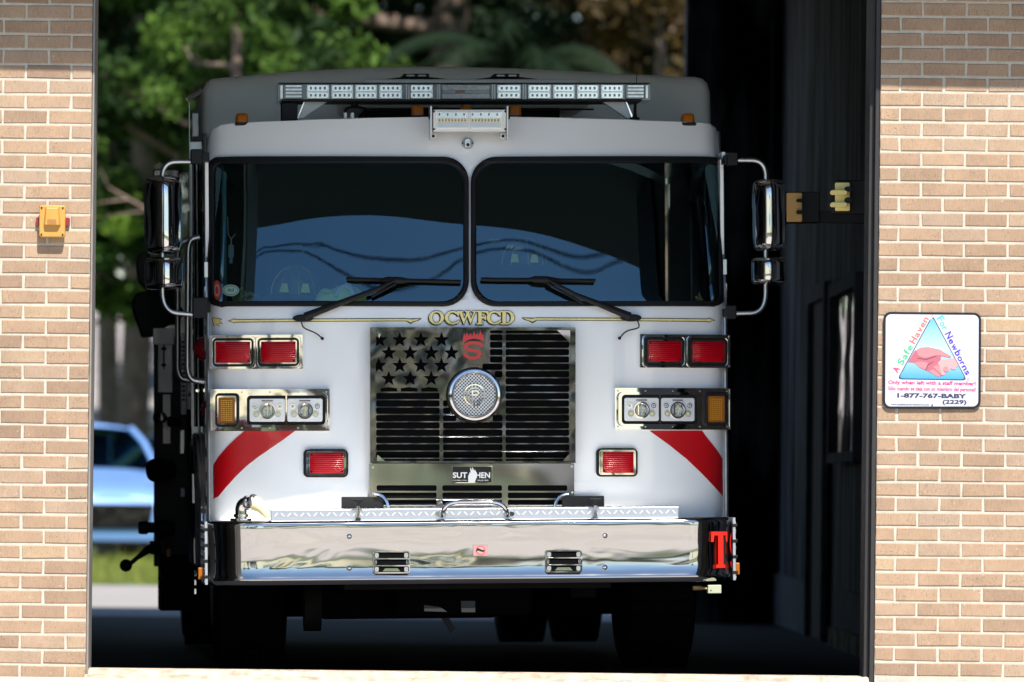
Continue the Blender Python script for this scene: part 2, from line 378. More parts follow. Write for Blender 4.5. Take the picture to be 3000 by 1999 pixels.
# chipped threshold lip across the door
bm = BM(); n = 180; xs = [-1.57+3.52*i/n for i in range(n+1)]
rows = []
for i, x in enumerate(xs):
    j = random.uniform(-0.006, 0.006); k = random.uniform(-0.004, 0.003)
    rows.append([bm.verts.new(p) for p in ((x, -0.06, 0.0), (x, -0.055+j, 0.012+k), (x, 0.02+j, 0.018+k), (x, 0.035+j*1.5, 0.036+k), (x, 0.15, 0.040), (x, 0.16, -0.05))])
for a, b in zip(rows, rows[1:]):
    for q in range(5): bm.faces.new((a[q], b[q], b[q+1], a[q+1]))
structure(finish('door_sill', bm, 'lip', smooth=50))

# ---------------------------------------------------------------- the fire station
JL = WP(256, 1427, 0).x; JR = WP(2568, 1427, 0).x
CH = 43.95/654.0
st = thing('fire_station', 'buff brick fire station bay with open doorway and dark inside, between two brick piers', 'building', (0, 0, 0))
def brick_wall(x0, x1, z_line, bl, perp, flip, edge_side, ztop=4.4):
    """bricks from x0 to x1; z_line = height of one bed joint; perp = x of one head joint in the course above that joint"""
    V = []; F = []; T = []
    rnd = random.Random(int(abs(x0)*1000)); mj = 0.0112; mh = 0.0104
    k0 = int((z_line+0.02)//CH)
    zb = z_line-k0*CH
    z = zb; k = -k0
    while z < ztop:
        off = perp if (k % 2 == 0) else perp+bl/2
        n0 = math.floor((x0-off)/bl)-1
        while True:
            a = off+n0*bl+mj/2; b = a+bl-mj; n0 += 1
            if a > x1: break
            if b < x0: continue
            a = max(a, x0); b = min(b, x1)
            if b-a < 0.012: continue
            g = 0.0019; q = lambda: rnd.uniform(-g, g)
            za, zt = z+mh/2, z+CH-mh/2
            i = len(V); e = 0.0035; yf = rnd.uniform(-0.0015, 0.001)
            c4 = [(a+q(), za+q()), (b+q(), za+q()), (b+q(), zt+q()), (a+q(), zt+q())]
            ins = [(e, e), (-e, e), (-e, -e), (e, -e)]
            # outline with small bevelled corners: 4 back, 4 shoulder, 4 front
            for (cx, cz) in c4: V.append((cx, 0.02, cz))
            for (cx, cz) in c4: V.append((cx, 0.0028+yf, cz))
            for (cx, cz), (ix, iz) in zip(c4, ins): V.append((cx+ix, yf, cz+iz))
            for r0 in (0, 4):
                for s_ in range(4):
                    F.append((i+r0+s_, i+r0+(s_+1) % 4, i+r0+4+(s_+1) % 4, i+r0+4+s_))
            F.append((i+8, i+9, i+10, i+11))
            t = min(1, max(0, rnd.gauss(0.55, 0.22))); T += [t]*9
        z += CH; k += 1
    me = bpy.data.meshes.new('brick_wall'); me.from_pydata(V, [], F); me.materials.append(MAT['brick'])
    at = me.attributes.new('tone', 'FLOAT', 'FACE'); at.data.foreach_set('value', T); me.update()
    o = bpy.data.objects.new('brick_wall', me); COL.objects.link(o); o.parent = st
    bm = BM(); box(bm, x0+0.001 if flip else x0, x1, 0.0034, 0.33, -0.12, ztop); finish('mortar_core', bm, 'mortar', o, smooth=0)
    return o
bw = brick_wall(-5.6, JL, WP(140, 13.5, 0).z, 0.2040, WP(144.6, 35, 0).x, 0, 1); bw['label'] = 'narrow brick pier on the left carrying the yellow horn'
bw = brick_wall(JR, 6.2, WP(2640, 5.5, 0).z, 0.1957, WP(2640, 25, 0).x, 0, -1); bw['label'] = 'wide brick pier on the right carrying the square sign'
def spart(name, m, *boxes, bevel=0, label=None, parent=None):
    bm = BM()
    for b in boxes: box(bm, *b)
    o = finish(name, bm, m, parent or st, smooth=0, bevel=bevel)
    if label: o['label'] = label
    return o
spart('footing', 'baseconc', (-5.6, JL+0.004, -0.02, 0.30, -0.14, -0.004+0.0))
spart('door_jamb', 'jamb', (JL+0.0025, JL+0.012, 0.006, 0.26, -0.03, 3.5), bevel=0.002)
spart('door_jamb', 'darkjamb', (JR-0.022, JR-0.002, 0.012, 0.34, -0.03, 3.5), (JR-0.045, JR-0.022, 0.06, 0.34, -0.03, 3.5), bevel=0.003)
spart('door_header', 'soffit', (JL+0.012, JR-0.045, 0.02, 0.3, 3.46, 4.4))
# eave: overhang whose edge throws the shade on top of both piers
bm = BM(); vs = []
for z in (3.60, 3.86):
    for p in ((-5.6, -0.61), (6.2, -0.675), (6.2, 0.4), (-5.6, 0.4)): vs.append(bm.verts.new((p[0], p[1], z)))
for f in ((0, 1, 2, 3), (7, 6, 5, 4), (0, 4, 5, 1), (1, 5, 6, 2), (2, 6, 7, 3), (3, 7, 4, 0)): bm.faces.new([vs[i] for i in f])
finish('eave', bm, 'soffit', st, smooth=0)
spart('roof', 'ceil', (-5.6, 6.2, 0.4, 17.3, 4.72, 4.95), (-5.6, 6.2, 0.33, 0.41, 3.4, 4.95))
XW = 2.45
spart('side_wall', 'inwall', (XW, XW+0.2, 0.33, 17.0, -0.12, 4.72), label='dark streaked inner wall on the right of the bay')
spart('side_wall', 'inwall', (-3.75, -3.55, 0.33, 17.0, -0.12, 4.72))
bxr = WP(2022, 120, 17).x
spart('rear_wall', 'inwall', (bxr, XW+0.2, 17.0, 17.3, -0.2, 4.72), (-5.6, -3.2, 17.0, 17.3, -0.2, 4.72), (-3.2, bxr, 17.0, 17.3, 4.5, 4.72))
spart('rear_door_jamb', 'base', (bxr-0.03, bxr-0.001, 16.93, 17.3, -0.2, 4.5))
spart('wall_base', 'base', (XW-0.03, XW-0.001, 1.0, 9.9, -0.1, 0.28), label='grey block course along the foot of the inner wall')
spart('wall_base', 'base', (XW-0.03, XW-0.001, 13.0, 16.9, -0.1, 0.28))
bm = BM()   # rough skirting
for i in range(120):
    y0 = 1.0+i*0.075; box(bm, XW-0.06-random.uniform(0, 0.02), XW-0.031, y0, y0+0.0745, -0.09, 0.05+random.uniform(-0.012, 0.012))
finish('skirting', bm, 'baseconc', st, smooth=0)
# doorway in the inner wall
dy0, dy1 = 11.0, 12.6
df = spart('inner_door', 'under', (XW-0.02, XW+0.0, dy0, dy1, -0.09, 2.08))
spart('door_frame', 'base', (XW-0.06, XW-0.021, dy0-0.10, dy0, -0.09, 2.18), (XW-0.06, XW-0.021, dy1, dy1+0.10, -0.09, 2.18), (XW-0.06, XW-0.021, dy0, dy1, 2.08, 2.18), parent=df)
spart('conduit', 'base', (WP(2258, 200, 16.9).x, WP(2267, 200, 16.9).x, 16.93, 16.99, 2.9, 4.25))
# glazed notice board on the inner wall
nb = thing('notice_board', 'tall glazed notice board with grey frame on the dark inner wall beside the doorway', 'notice board', (XW, 8.75, 1.5))
def lb(name, m, par, *boxes, bevel=0):
    bm = BM()
    for b in boxes: box(bm, *b)
    return finish(name, bm, m, par, smooth=0, bevel=bevel)
lb('frame', 'base', nb, (-0.09, -0.005, -1.20, -1.10, -0.46, 0.62), (-0.09, -0.005, 1.10, 1.22, -0.46, 0.62), (-0.09, -0.005, -1.1, 1.1, 0.54, 0.62), (-0.09, -0.005, -1.1, 1.1, -0.46, -0.40), bevel=0.004)
MAT['foil'] = mat('glossy_film', (0.34, 0.37, 0.38), 0.06, 0.9, bump=(1.3, 0.35, 0.08, 1))
bm = BM(); N1, N2 = 24, 40; g = []
for i in range(N1+1):
    y = -1.1+2.2*i/N1; g.append([bm.verts.new((-0.045+0.006*math.sin(y*5+0.6*math.sin(k*0.2))+0.001*math.sin(k*0.5), y, -0.4+0.94*k/N2)) for k in range(N2+1)])
for i in range(N1):
    for k in range(N2): bm.faces.new((g[i][k], g[i+1][k], g[i+1][k+1], g[i][k+1]))
finish('pane', bm, 'foil', nb)
# two yellow hose hangers standing off the inner wall
def hook(label, Yd, body, plate_, prongs, slots, mcol):
    c0 = WP((plate_[0]+plate_[2])/2, (plate_[1]+plate_[3])/2, Yd); t = thing('hose_hanger', label, 'hose hanger', c0, 'yellow hose hangers on the inner wall')
    def Q(px, py): p = WP(px, py, Yd)-c0; return p.x, p.z
    bm = BM(); prism(bm, [Q(*p) for p in rrect(*body, 5)], 0.0, 0.16)
    o = finish('housing', bm, 'black', t, bevel=0.006)
    bm = BM(); zz = Q(0, (body[1]+body[3])/2)[1]; box(bm, Q(body[2]-20, 0)[0], XW-c0.x-0.001, 0.03, 0.12, zz-0.03, zz+0.03); finish('wall_arm', bm, 'black', t)
    bm = BM(); prism(bm, [Q(*p) for p in rrect(*plate_, 4)], -0.03, -0.001); finish('hook_plate', bm, mcol, t, bevel=0.003)
    for q in prongs:
        bm = BM(); prism(bm, [Q(*p) for p in rrect(*q, (q[3]-q[1])*0.48)], -0.07, -0.0305); finish('prong', bm, mcol, t, bevel=0.003)
    for q in slots:
        bm = BM(); prism(bm, [Q(*p) for p in rrect(*q, (q[3]-q[1])*0.48)], -0.074, -0.0302); finish('slot', bm, 'black', t)
hook('pale yellow hose hanger with two prongs on the inner wall, nearer the brick pier', 1.0, (2441, 528, 2542, 626), (2446, 536, 2489, 619), ((2430, 559, 2480, 573), (2430, 595, 2480, 609)), ((2472, 549, 2492, 563), (2472, 581, 2492, 597)), 'yellow2')
MAT['yellow3'] = mat('orange_yellow_plastic', (0.85, 0.50, 0.16), 0.5)
hook('orange yellow hose hanger on the inner wall, deeper in the bay beside the chrome mirror', 1.9, (2300, 562, 2402, 652), (2304, 566, 2349, 651), (), ((2331, 585, 2352, 594), (2331, 618, 2352, 629)), 'yellow3')

# ---------------------------------------------------------------- horn strobe on the left pier
def HP(px, py, y=-0.002): p = WP(px, py, y); return p.x, p.z
hx, hz = HP(155, 650)
hs = thing('wall_horn', 'aged yellow fire alarm horn with grille slots on the left brick pier', 'alarm horn', (hx, 0, hz))
u = 1/654.0
bm = BM(); prism(bm, rrect(-49*u, -12*u, 50*u, 12*u, 3*u), -0.018, -0.001); finish('backbox', bm, 'redbox', hs, bevel=0.002)
bm = BM(); prism(bm, rrect(-38*u, -47*u, 38*u, 47*u, 8*u), -0.055, -0.0185); ho = finish('body', bm, 'yellow', hs, bevel=0.006)
bm = BM()
a = [(-26, -14), (26, -14), (20, 43), (-20, 43)]
f = [(-20, -12), (20, -12), (17, 38), (-17, 38)]
va = [bm.verts.new((p[0]*u, -0.0545, p[1]*u)) for p in a]; vf = [bm.verts.new((p[0]*u, -0.078, p[1]*u)) for p in f]
bm.faces.new(vf)
for i in range(4): bm.faces.new((va[i], va[(i+1) % 4], vf[(i+1) % 4], vf[i]))
finish('strobe_hood', bm, 'yellow', hs, bevel=0.004)
bm = BM()
for i in range(9):
    box(bm, (-13+i*3.0)*u, (-11.5+i*3.0)*u, -0.0795, -0.0781, -10*u, 5*u)
MAT['slotc'] = mat('brown_slot', (0.22, 0.09, 0.03), 0.7)
finish('grille_slots', bm, 'slotc', hs, smooth=0)
for sx, sz in ((-31, 39), (31, 39), (-31, -39), (31, -39)):
    bm = BM(); prism(bm, circ(sx*u, sz*u, 2.6*u, 10), -0.058, -0.0551); finish('screw', bm, 'under', hs)

# ---------------------------------------------------------------- square sign on the right pier
SY = -0.012
def SG(k=0, y=None):
    yy = SY-0.0008*k if y is None else y
    return lambda sx, sy: tuple(WP(2550+sx/4.357, 880+sy/4.357, yy))
sg = thing('wall_sign', 'square white sign with black border and blue triangle on the right brick pier', 'sign', (0, 0, 0))
def sgp(name, m, k, polys, label=None, thick=0):
    bm = BM()
    for p in polys: pquad(bm, p, SG(k))
    o = finish(name, bm, m, sg, smooth=0)
    if label: o['label'] = label
    return o
def warp(pts):   # rounded square of the sign, slightly out of square as hung
    out = []
    for x, y in pts:
        u_ = (x-165)/1250.0; v_ = (y-150)/1235.0
        out.append((165+u_*1250-8*v_, 148+v_*1238+12*u_*(1-v_)))
    return out
bm = BM(); W0 = warp(rrect(165, 150, 1415, 1385, 95, 8)); a = [bm.verts.new(SG(y=-0.013)(*p)) for p in W0]; b = [bm.verts.new(SG(y=-0.001)(*p)) for p in W0]
bm.faces.new(a); bm.faces.new(b[::-1])
for i in range(len(a)): bm.faces.new((a[i], b[i], b[(i+1) % len(a)], a[(i+1) % len(a)]))
finish('border', bm, 'signblack', sg, smooth=0)
sgp('face', 'signwhite', 2.0, [warp(rrect(197, 180, 1383, 1354, 70, 8))])
MAT['ink2'] = mat('sign_ink', (0.03, 0.03, 0.07), 0.6)
def tri_round(P, r, n=5):
    out = []
    for i in range(3):
        p = Vector(P[i]); a = (Vector(P[i-1])-p).normalized()*r; b_ = (Vector(P[(i+1) % 3])-p).normalized()*r
        for k in range(n+1):
            t = k/n; q = (p+a)*(1-t)**2+p*2*t*(1-t)+(p+b_)*t*t; out.append((q.x, q.y))
    return out
sgp('triangle_outline', 'ink2', 2.6, [tri_round([(792, 186), (1236, 1025), (342, 1010)], 62)])
def sky_print():
    m = mat('printed_blue_fade', (0.3, 0.7, 0.9), 0.45); n = m.node_tree.nodes; l = m.node_tree.links; b = n['Principled BSDF']
    at = n.new('ShaderNodeAttribute'); at.attribute_name = 'fade'
    cr = n.new('ShaderNodeValToRGB'); e = cr.color_ramp.elements; e[0].color = (0.03, 0.26, 0.46, 1); e[1].color = (0.08, 0.33, 0.53, 1); k = e.new(0.5); k.color = (0.36, 0.50, 0.58, 1)
    l.new(at.outputs['Fac'], cr.inputs[0]); l.new(cr.outputs[0], b.inputs['Base Color']); return m
bm = BM(); TP = tri_round([(792, 210), (1216, 1010), (362, 997)], 58)
zs_ = [210+i*25 for i in range(33)]
sheet(bm, TP, [], lambda x, z: SG(3.2)(x, z), zs=zs_)
o = finish('triangle', bm, sky_print(), sg, smooth=0)
zt = SG()(0, 200)[2]; zbt = SG()(0, 1010)[2]
at = o.data.attributes.new('fade', 'FLOAT', 'POINT'); at.data.foreach_set('value', [min(1, max(0, (v.co.z-zbt)/(zt-zbt))) for v in o.data.vertices])
for nm, cc in (('skin1', (0.36, 0.10, 0.14)), ('skin2', (0.46, 0.18, 0.20)), ('skin3', (0.50, 0.27, 0.28)), ('skin4', (0.18, 0.04, 0.07))): MAT[nm] = mat('printed_'+nm, cc, 0.5)
sgp('adult_hand', 'skin1', 4.0, [[(478, 792), (560, 650), (640, 606), (740, 600), (880, 630), (1025, 715), (1020, 740), (905, 715), (895, 765), (860, 805), (880, 850), (955, 905), (950, 950), (900, 975), (850, 972), (760, 920), (640, 870), (560, 800)]])
sgp('adult_palm', 'skin2', 4.7, [[(585, 640), (640, 612), (740, 606), (875, 634), (1010, 715), (1005, 732), (880, 700), (800, 712), (690, 738), (610, 705)], [(560, 800), (640, 780), (740, 800), (700, 885), (620, 850)], [(745, 905), (800, 880), (890, 950), (880, 975), (840, 968)], [(800, 850), (850, 825), (925, 895), (905, 935), (880, 925)]])
sgp('crease', 'skin4', 5.0, [[(600, 735), (720, 750), (840, 705), (845, 713), (720, 760), (598, 742)], [(700, 890), (730, 820), (800, 780), (805, 785), (738, 828), (712, 893)]])
sgp('baby_hand', 'skin3', 5.4, [[(860, 800), (900, 760), (1000, 750), (1075, 740), (1125, 835), (1085, 862), (1090, 880), (1060, 888), (1020, 870), (1000, 905), (960, 915), (930, 900), (950, 945), (920, 960), (900, 920), (880, 850)], ])
sgp('baby_finger', 'skin2', 6.2, [circ(962, 880, 34, 14)])
sgp('baby_finger', 'skin3', 6.2, [circ(925, 932, 27, 12)])
sgp('baby_finger', 'skin3', 6.2, [circ(1060, 862, 24, 12)])
def sgt(name, colr, items, k=3.0):
    nm = 'print_'+name
    MAT[nm] = mat(nm, colr, 0.5); bm = BM()
    for (body, cx, cy, wd, ht, rot, bold) in items: text(bm, body, cx, cy, wd, ht, SG(k), R(rot), bold)
    return finish(name, bm, nm, sg, smooth=0)
def along(chars, p0, p1, h, rot):
    """letters strung along a line; chars=[(ch, width, heightscale, lift)]"""
    tot = sum(cw for _, cw, _, _ in chars); out = []; t = 0
    dx, dy = p1[0]-p0[0], p1[1]-p0[1]; ln = math.hypot(dx, dy); ux, uy = dx/ln, dy/ln; nx, ny = uy, -ux
    for ch, cw, hs_, lf in chars:
        w_ = cw/tot*ln; m_ = t+w_/2; t += w_
        if ch == ' ': continue
        hh = h*hs_; o_ = hh/2+lf*h
        out.append((ch, p0[0]+ux*m_+nx*o_, p0[1]+uy*m_+ny*o_, w_*0.84, hh, rot, 0.022))
    return out
rl = math.degrees(math.atan2(230-935, 745-345)); rr_ = math.degrees(math.atan2(955-240, 1215-838))
sgt('lettering_a', (0.70, 0.03, 0.12), along([('A', 1, 1, 0)], (348, 940), (387, 868), 88, rl))
sgt('lettering_safe', (0.03, 0.36, 0.16), along([('S', 1, 1, 0), ('a', .9, .62, 0), ('f', .65, 1, 0), ('e', .9, .62, 0)], (408, 842), (552, 592), 88, rl))
sgt('lettering_haven', (0.72, 0.12, 0.10), along([('H', 1.1, 1, 0), ('a', .9, .62, 0), ('v', .85, .62, 0), ('e', .9, .62, 0), ('n', .85, .62, 0)], (565, 570), (750, 232), 88, rl))
sgt('lettering_for', (0.05, 0.38, 0.70), along([('F', 1, 1, 0), ('o', .95, .62, 0), ('r', .7, .62, 0)], (840, 225), (930, 395), 92, rr_))
sgt('lettering_newborns', (0.05, 0.02, 0.48), along([('N', 1.1, 1, 0), ('e', .9, .62, 0), ('w', 1.2, .62, 0), ('b', .9, 1, 0), ('o', .95, .62, 0), ('r', .65, .62, 0), ('n', .9, .62, 0), ('s', .8, .62, 0)], (945, 425), (1222, 968), 88, rr_))
sgt('lettering_red', (0.66, 0.03, 0.16), [('Only when left with a staff member!', 786, 1062, 1118, 66, 0.9, 0.03), ('Sólo cuando se deja con un miembro del personal!', 786, 1140, 1118, 68, 0.9, 0.025)])
sgt('phone_number', (0.02, 0.02, 0.07), [('1-877-767-BABY', 784, 1219, 884, 62, 0.7, 0.045)])
sgt('number_in_brackets', (0.02, 0.02, 0.07), [('(2229)', 1073, 1306, 306, 70, 0.5, 0.035)])
sgt('web_address', (0.02, 0.02, 0.07), [('www.asafehavenfornewborns.com', 504, 1330, 488, 28, 0.5, 0.01)])
sgt('registered_mark', (0.25, 0.25, 0.3), [('®', 1247, 1014, 38, 38, 0, 0)])
bm = BM(); prism(bm, [(p.x, p.z) for p in [WP(2550+785/4.357, 880+1340/4.357, 0)] for _ in (0,)] and circ(WP(2550+785/4.357, 880+1340/4.357, 0).x, WP(2550+785/4.357, 880+1340/4.357, 0).z, 0.0035, 12), -0.019, -0.0135); finish('screw', bm, 'under', sg)
bm = BM(); pquad(bm, [(760, 255), (775, 190), (800, 182), (803, 200), (790, 240)], SG(3.6)); finish('grey_smudge', bm, mat('smudge', (.35, .35, .36), .6), sg, smooth=0)
# ================================================================ THE FIRE TRUCK
# truck-local frame: x right, y back (0 = bumper face), z up
tr = thing('fire_truck', 'white fire truck with chrome bumper and red lights parked nose out in the station bay', 'fire truck', (0, 0, 0))
tr.matrix_world = TR_M
HW = 1.222; RC = 0.13; YP = 0.50; TAN = math.tan(R(16.4))
def bow(x): return 0.080*x*x+0.025*x**4
def dbow(x): return 0.16*x+0.10*x**3
_xa = HW-RC
for _ in range(30): _ph = math.atan(dbow(_xa)); _xa = HW-RC+RC*math.sin(_ph)
_cx = HW-RC; _cy = bow(_xa)+RC*math.cos(_ph)
def plan(x):
    x = abs(x)
    if x <= _xa: return bow(x)
    return _cy-math.sqrt(max(0, RC*RC-(x-_cx)**2))
ZB = L(1380, 905, YP+0.1)[1]
def lean(z):
    t = z-ZB
    if t < -0.06: return 0
    if t < 0.06: return TAN*(t+0.06)**2/0.24
    return TAN*t
def surf(x, z): return YP+plan(x)+lean(z)*(1-0.02*min(1.3, x*x))
def LS(px, py, off=0.0):
    x, z = 0, 1.2
    for _ in range(6):
        x, z = L(px, py, surf(max(-HW, min(HW, x)), z)-off)
    return max(-HW+1e-4, min(HW-1e-4, x)), z
def ON(off): return lambda x, z: (x, surf(x, z)-off, z)
def ONP(off):
    def f(px, py):
        x, z = LS(px, py, off); return (x, surf(x, z)-off, z)
    return f
GX = [i*0.08 for i in range(-13, 14)]+[sg_*v for sg_ in (-1, 1) for v in (1.07, 1.10, 1.125, 1.15, 1.17, 1.185, 1.197, 1.207, 1.214, 1.219)]
GZ = [ZB-0.06+i*0.02 for i in range(7)]+[0.6, 0.9, 1.1, ZB+0.2, ZB+0.4, ZB+0.6]
def tp(pts): return [LS(*p) for p in pts]
def bezel(px0, py0, px1, py1):
    """light bezels follow the bow of the front: depth as a straight function of x"""
    xa_, xb_ = L(px0, py0, YP+0.1)[0], L(px1, py1, YP+0.1)[0]
    xa_c = max(-1.14, min(1.14, xa_)); xb_c = max(-1.14, min(1.14, xb_))
    ya, yb = YP+plan(xa_c), YP+plan(xb_c)
    k = (yb-ya)/(xb_c-xa_c)
    return lambda x, off=0.0: ya+k*(x-xa_c)-0.014-off
# ---- cab shell
win_l = rrect(610, 461, 1373, 898, (34, 74, 74, 30), 8); win_r = rrect(1379, 461, 2120, 898, (74, 34, 30, 74), 8)
def ins(o, d, r):
    return o
holeL = tp(rrect(618, 469, 1364, 889, (30, 68, 68, 26), 8)); holeR = tp(rrect(1388, 469, 2113, 889, (68, 30, 26, 68), 8))
top = [(612, 470), (612, 412), (616, 392), (626, 377), (642, 368), (665, 363), (760, 358), (900, 352), (1060, 347), (1220, 344), (1374, 342), (1530, 343.5), (1700, 347), (1860, 352), (2000, 358), (2062, 361), (2082, 365), (2097, 377), (2107, 396), (2112, 430), (2113, 470)]
TOPL = tp(top)
TOPL = [(-HW+1e-4, TOPL[0][1])]+TOPL[1:-1]+[(HW-1e-4, TOPL[-1][1])]
outline = [(HW-1e-4, 0.62), (-HW+1e-4, 0.62)]+TOPL
# re-order: start bottom-left, up the left edge, over the top, down the right edge
outline = [(-HW+1e-4, 0.62)]+TOPL+[(HW-1e-4, 0.62)]
bm = BM(); sheet(bm, outline, [holeL, holeR], ON(-0.0035), GX, GZ); cab = finish('cab_front', bm, 'paint', tr, smooth=40, solid=0.006)
# roof and sides behind the front skin
bm = BM()
side = [(-HW, 0.62)]+[(-HW, z) for z in (1.0, 1.5, 2.0)]+TOPL+[(HW, z) for z in (2.0, 1.5, 1.0)]+[(HW, 0.62)]
ra = []; rb_ = []
for x, z in side:
    xx = max(-HW+1e-4, min(HW-1e-4, x)); y = surf(xx, z)+0.002
    edge = 0.003 if abs(x) > 1.0 or z > 2.3 else 0
    ra.append(bm.verts.new((x, y, z))); rb_.append(bm.verts.new((x, 3.3, z+(0.015 if z > 2.3 else 0))))
for i in range(len(side)-1): bm.faces.new((ra[i], rb_[i], rb_[i+1], ra[i+1]))
finish('cab_shell', bm, 'roofpaint', tr, smooth=40)
# raised crew roof behind
yr = 2.25
rt = [(593, 420), (593, 300), (596, 262), (604, 242), (618, 231), (640, 228), (760, 217), (900, 206), (1050, 198), (1200, 194), (1340, 195), (1500, 199), (1700, 208), (1850, 216), (1980, 223), (2040, 225), (2060, 230), (2075, 244), (2082, 270), (2085, 420)]
RT = [L(px, py, yr) for px, py in rt]; RT = [(max(RT[0][0], -1.22), 2.585)]+[(a, max(b, 2.585)) for a, b in RT]+[(min(RT[-1][0], 1.22), 2.585)]
bm = BM(); n0 = len(RT)
loops = []
for off, yy in ((0.05, yr), (0.02, yr+0.008), (0.0, yr+0.04), (0.0, 4.3)):
    cxm = sum(p[0] for p in RT)/n0
    loops.append([bm.verts.new((cxm+(x-cxm)*(1-off*0.8), yy, z-off if z > 2.3 else z)) for x, z in RT])
bm.faces.new(loops[0])
for A, B in zip(loops, loops[1:]):
    for i in range(n0-1): bm.faces.new((A[i], B[i], B[i+1], A[i+1]))
finish('raised_roof', bm, 'roofpaint', tr, smooth=50)
# ---- glass and gaskets
def gasket(o, i_, label):
    bm = BM(); sheet(bm, tp(o), [tp(i_)], ON(0.010), GX, GZ); return finish('gasket', bm, 'rubber', None, smooth=45, solid=0.014)
for o_, i_, gl in ((win_l, rrect(626, 478, 1357, 884, (26, 62, 62, 22), 8), rrect(622, 474, 1361, 888, (28, 64, 64, 24), 8)),
                   (win_r, rrect(1395, 478, 2107, 884, (62, 26, 22, 62), 8), rrect(1391, 474, 2110, 888, (64, 28, 24, 64), 8))):
    bm = BM(); xs = [i*0.03 for i in range(-41, 42)]
    sheet(bm, tp(gl), [], ON(0.004), sorted(set(xs+GX)), [ZB+0.04*i for i in range(20)])
    g_ = finish('windscreen', bm, 'glass', tr, smooth=80)
    k = gasket(o_, i_, ''); k.parent = g_
# ---- lettering and gold lines on the front
def deck(name, m, polys, off, parent=tr, label=None):
    bm = BM()
    for p in polys:
        q = tp(p); sheet(bm, q, [], ON(off), GX, GZ)
    o = finish(name, bm, m, parent, smooth=60)
    if label: o['label'] = label
    return o
# serif letters built stroke by stroke in a unit cell (y down, 0..1)
def ell(cx, cy, rx, ry, a0, a1, n=18): return [(cx+rx*math.cos(R(a0+(a1-a0)*k/n)), cy+ry*math.sin(R(a0+(a1-a0)*k/n))) for k in range(n+1)]
def ringseg(cx, cy, rx, ry, tx, ty, a0, a1, n=18): return ell(cx, cy, rx, ry, a0, a1, n)+ell(cx, cy, rx-tx, ry-ty, a1, a0, n)
GLY = {
 'O': [ringseg(.5, .5, .5, .5, .22, .12, 0, 180), ringseg(.5, .5, .5, .5, .22, .12, 180, 360)],
 'C': [ringseg(.52, .5, .52, .5, .23, .13, 48, 312), [(.80, .02), (.94, .06), (.94, .36), (.84, .36), (.72, .16)], [(.74, .84), (.90, .68), (.99, .74), (.80, .95)]],
 'W': [[(.04, .1), (.20, .1), (.36, .78), (.29, 1.0)], [(.29, 1), (.25, .8), (.46, .14), (.53, .2)], [(.42, .1), (.58, .1), (.72, .78), (.66, 1.0)], [(.66, 1), (.62, .8), (.84, .1), (.92, .1)], [(-.03, 0), (.27, 0), (.27, .1), (-.03, .1)], [(.36, 0), (.64, 0), (.64, .1), (.36, .1)], [(.76, 0), (1.0, 0), (1.0, .1), (.76, .1)]],
 'F': [[(.16, .1), (.42, .1), (.42, .9), (.16, .9)], [(.02, 0), (.92, 0), (.97, .34), (.86, .34), (.74, .13), (.42, .1), (.02, .1)], [(.02, .9), (.56, .9), (.56, 1), (.02, 1)], [(.42, .43), (.64, .43), (.64, .56), (.42, .56)], [(.64, .32), (.74, .32), (.74, .68), (.64, .68)]],
 'D': [[(.16, .1), (.40, .1), (.40, .9), (.16, .9)], [(.02, 0), (.46, 0), (.46, .1), (.02, .1)], [(.02, .9), (.46, .9), (.46, 1), (.02, 1)], ringseg(.46, .5, .52, .5, .24, .1, -90, 90)]}
word = [('O', 1257, 1301), ('C', 1303, 1348), ('W', 1343, 1397), ('F', 1395, 1434), ('C', 1426, 1470), ('D', 1465, 1508)]
ytop, ybot = 911, 951
allp = []
for ch, x0, x1 in word:
    for g in GLY[ch]: allp.append([(x0+a*(x1-x0), ytop+b*(ybot-ytop)) for a, b in g])
bm = BM(); kk = 0
for dx, dy in ((-1.6, 0), (1.6, 0), (0, -1.6), (0, 1.6), (-2.4, 1.6), (-3.6, 3.0), (-1.6, 3.2)):
    for p in allp:
        kk += 1; pquad(bm, [(a+dx, b+dy) for a, b in p], ONP(0.0030+0.00002*kk))
finish('letter_shadow', bm, 'ink', tr, smooth=0)
bm = BM()
for i, p in enumerate(allp): pquad(bm, p, ONP(0.0080+0.00005*i))
finish('lettering', bm, 'gold', tr, smooth=0)
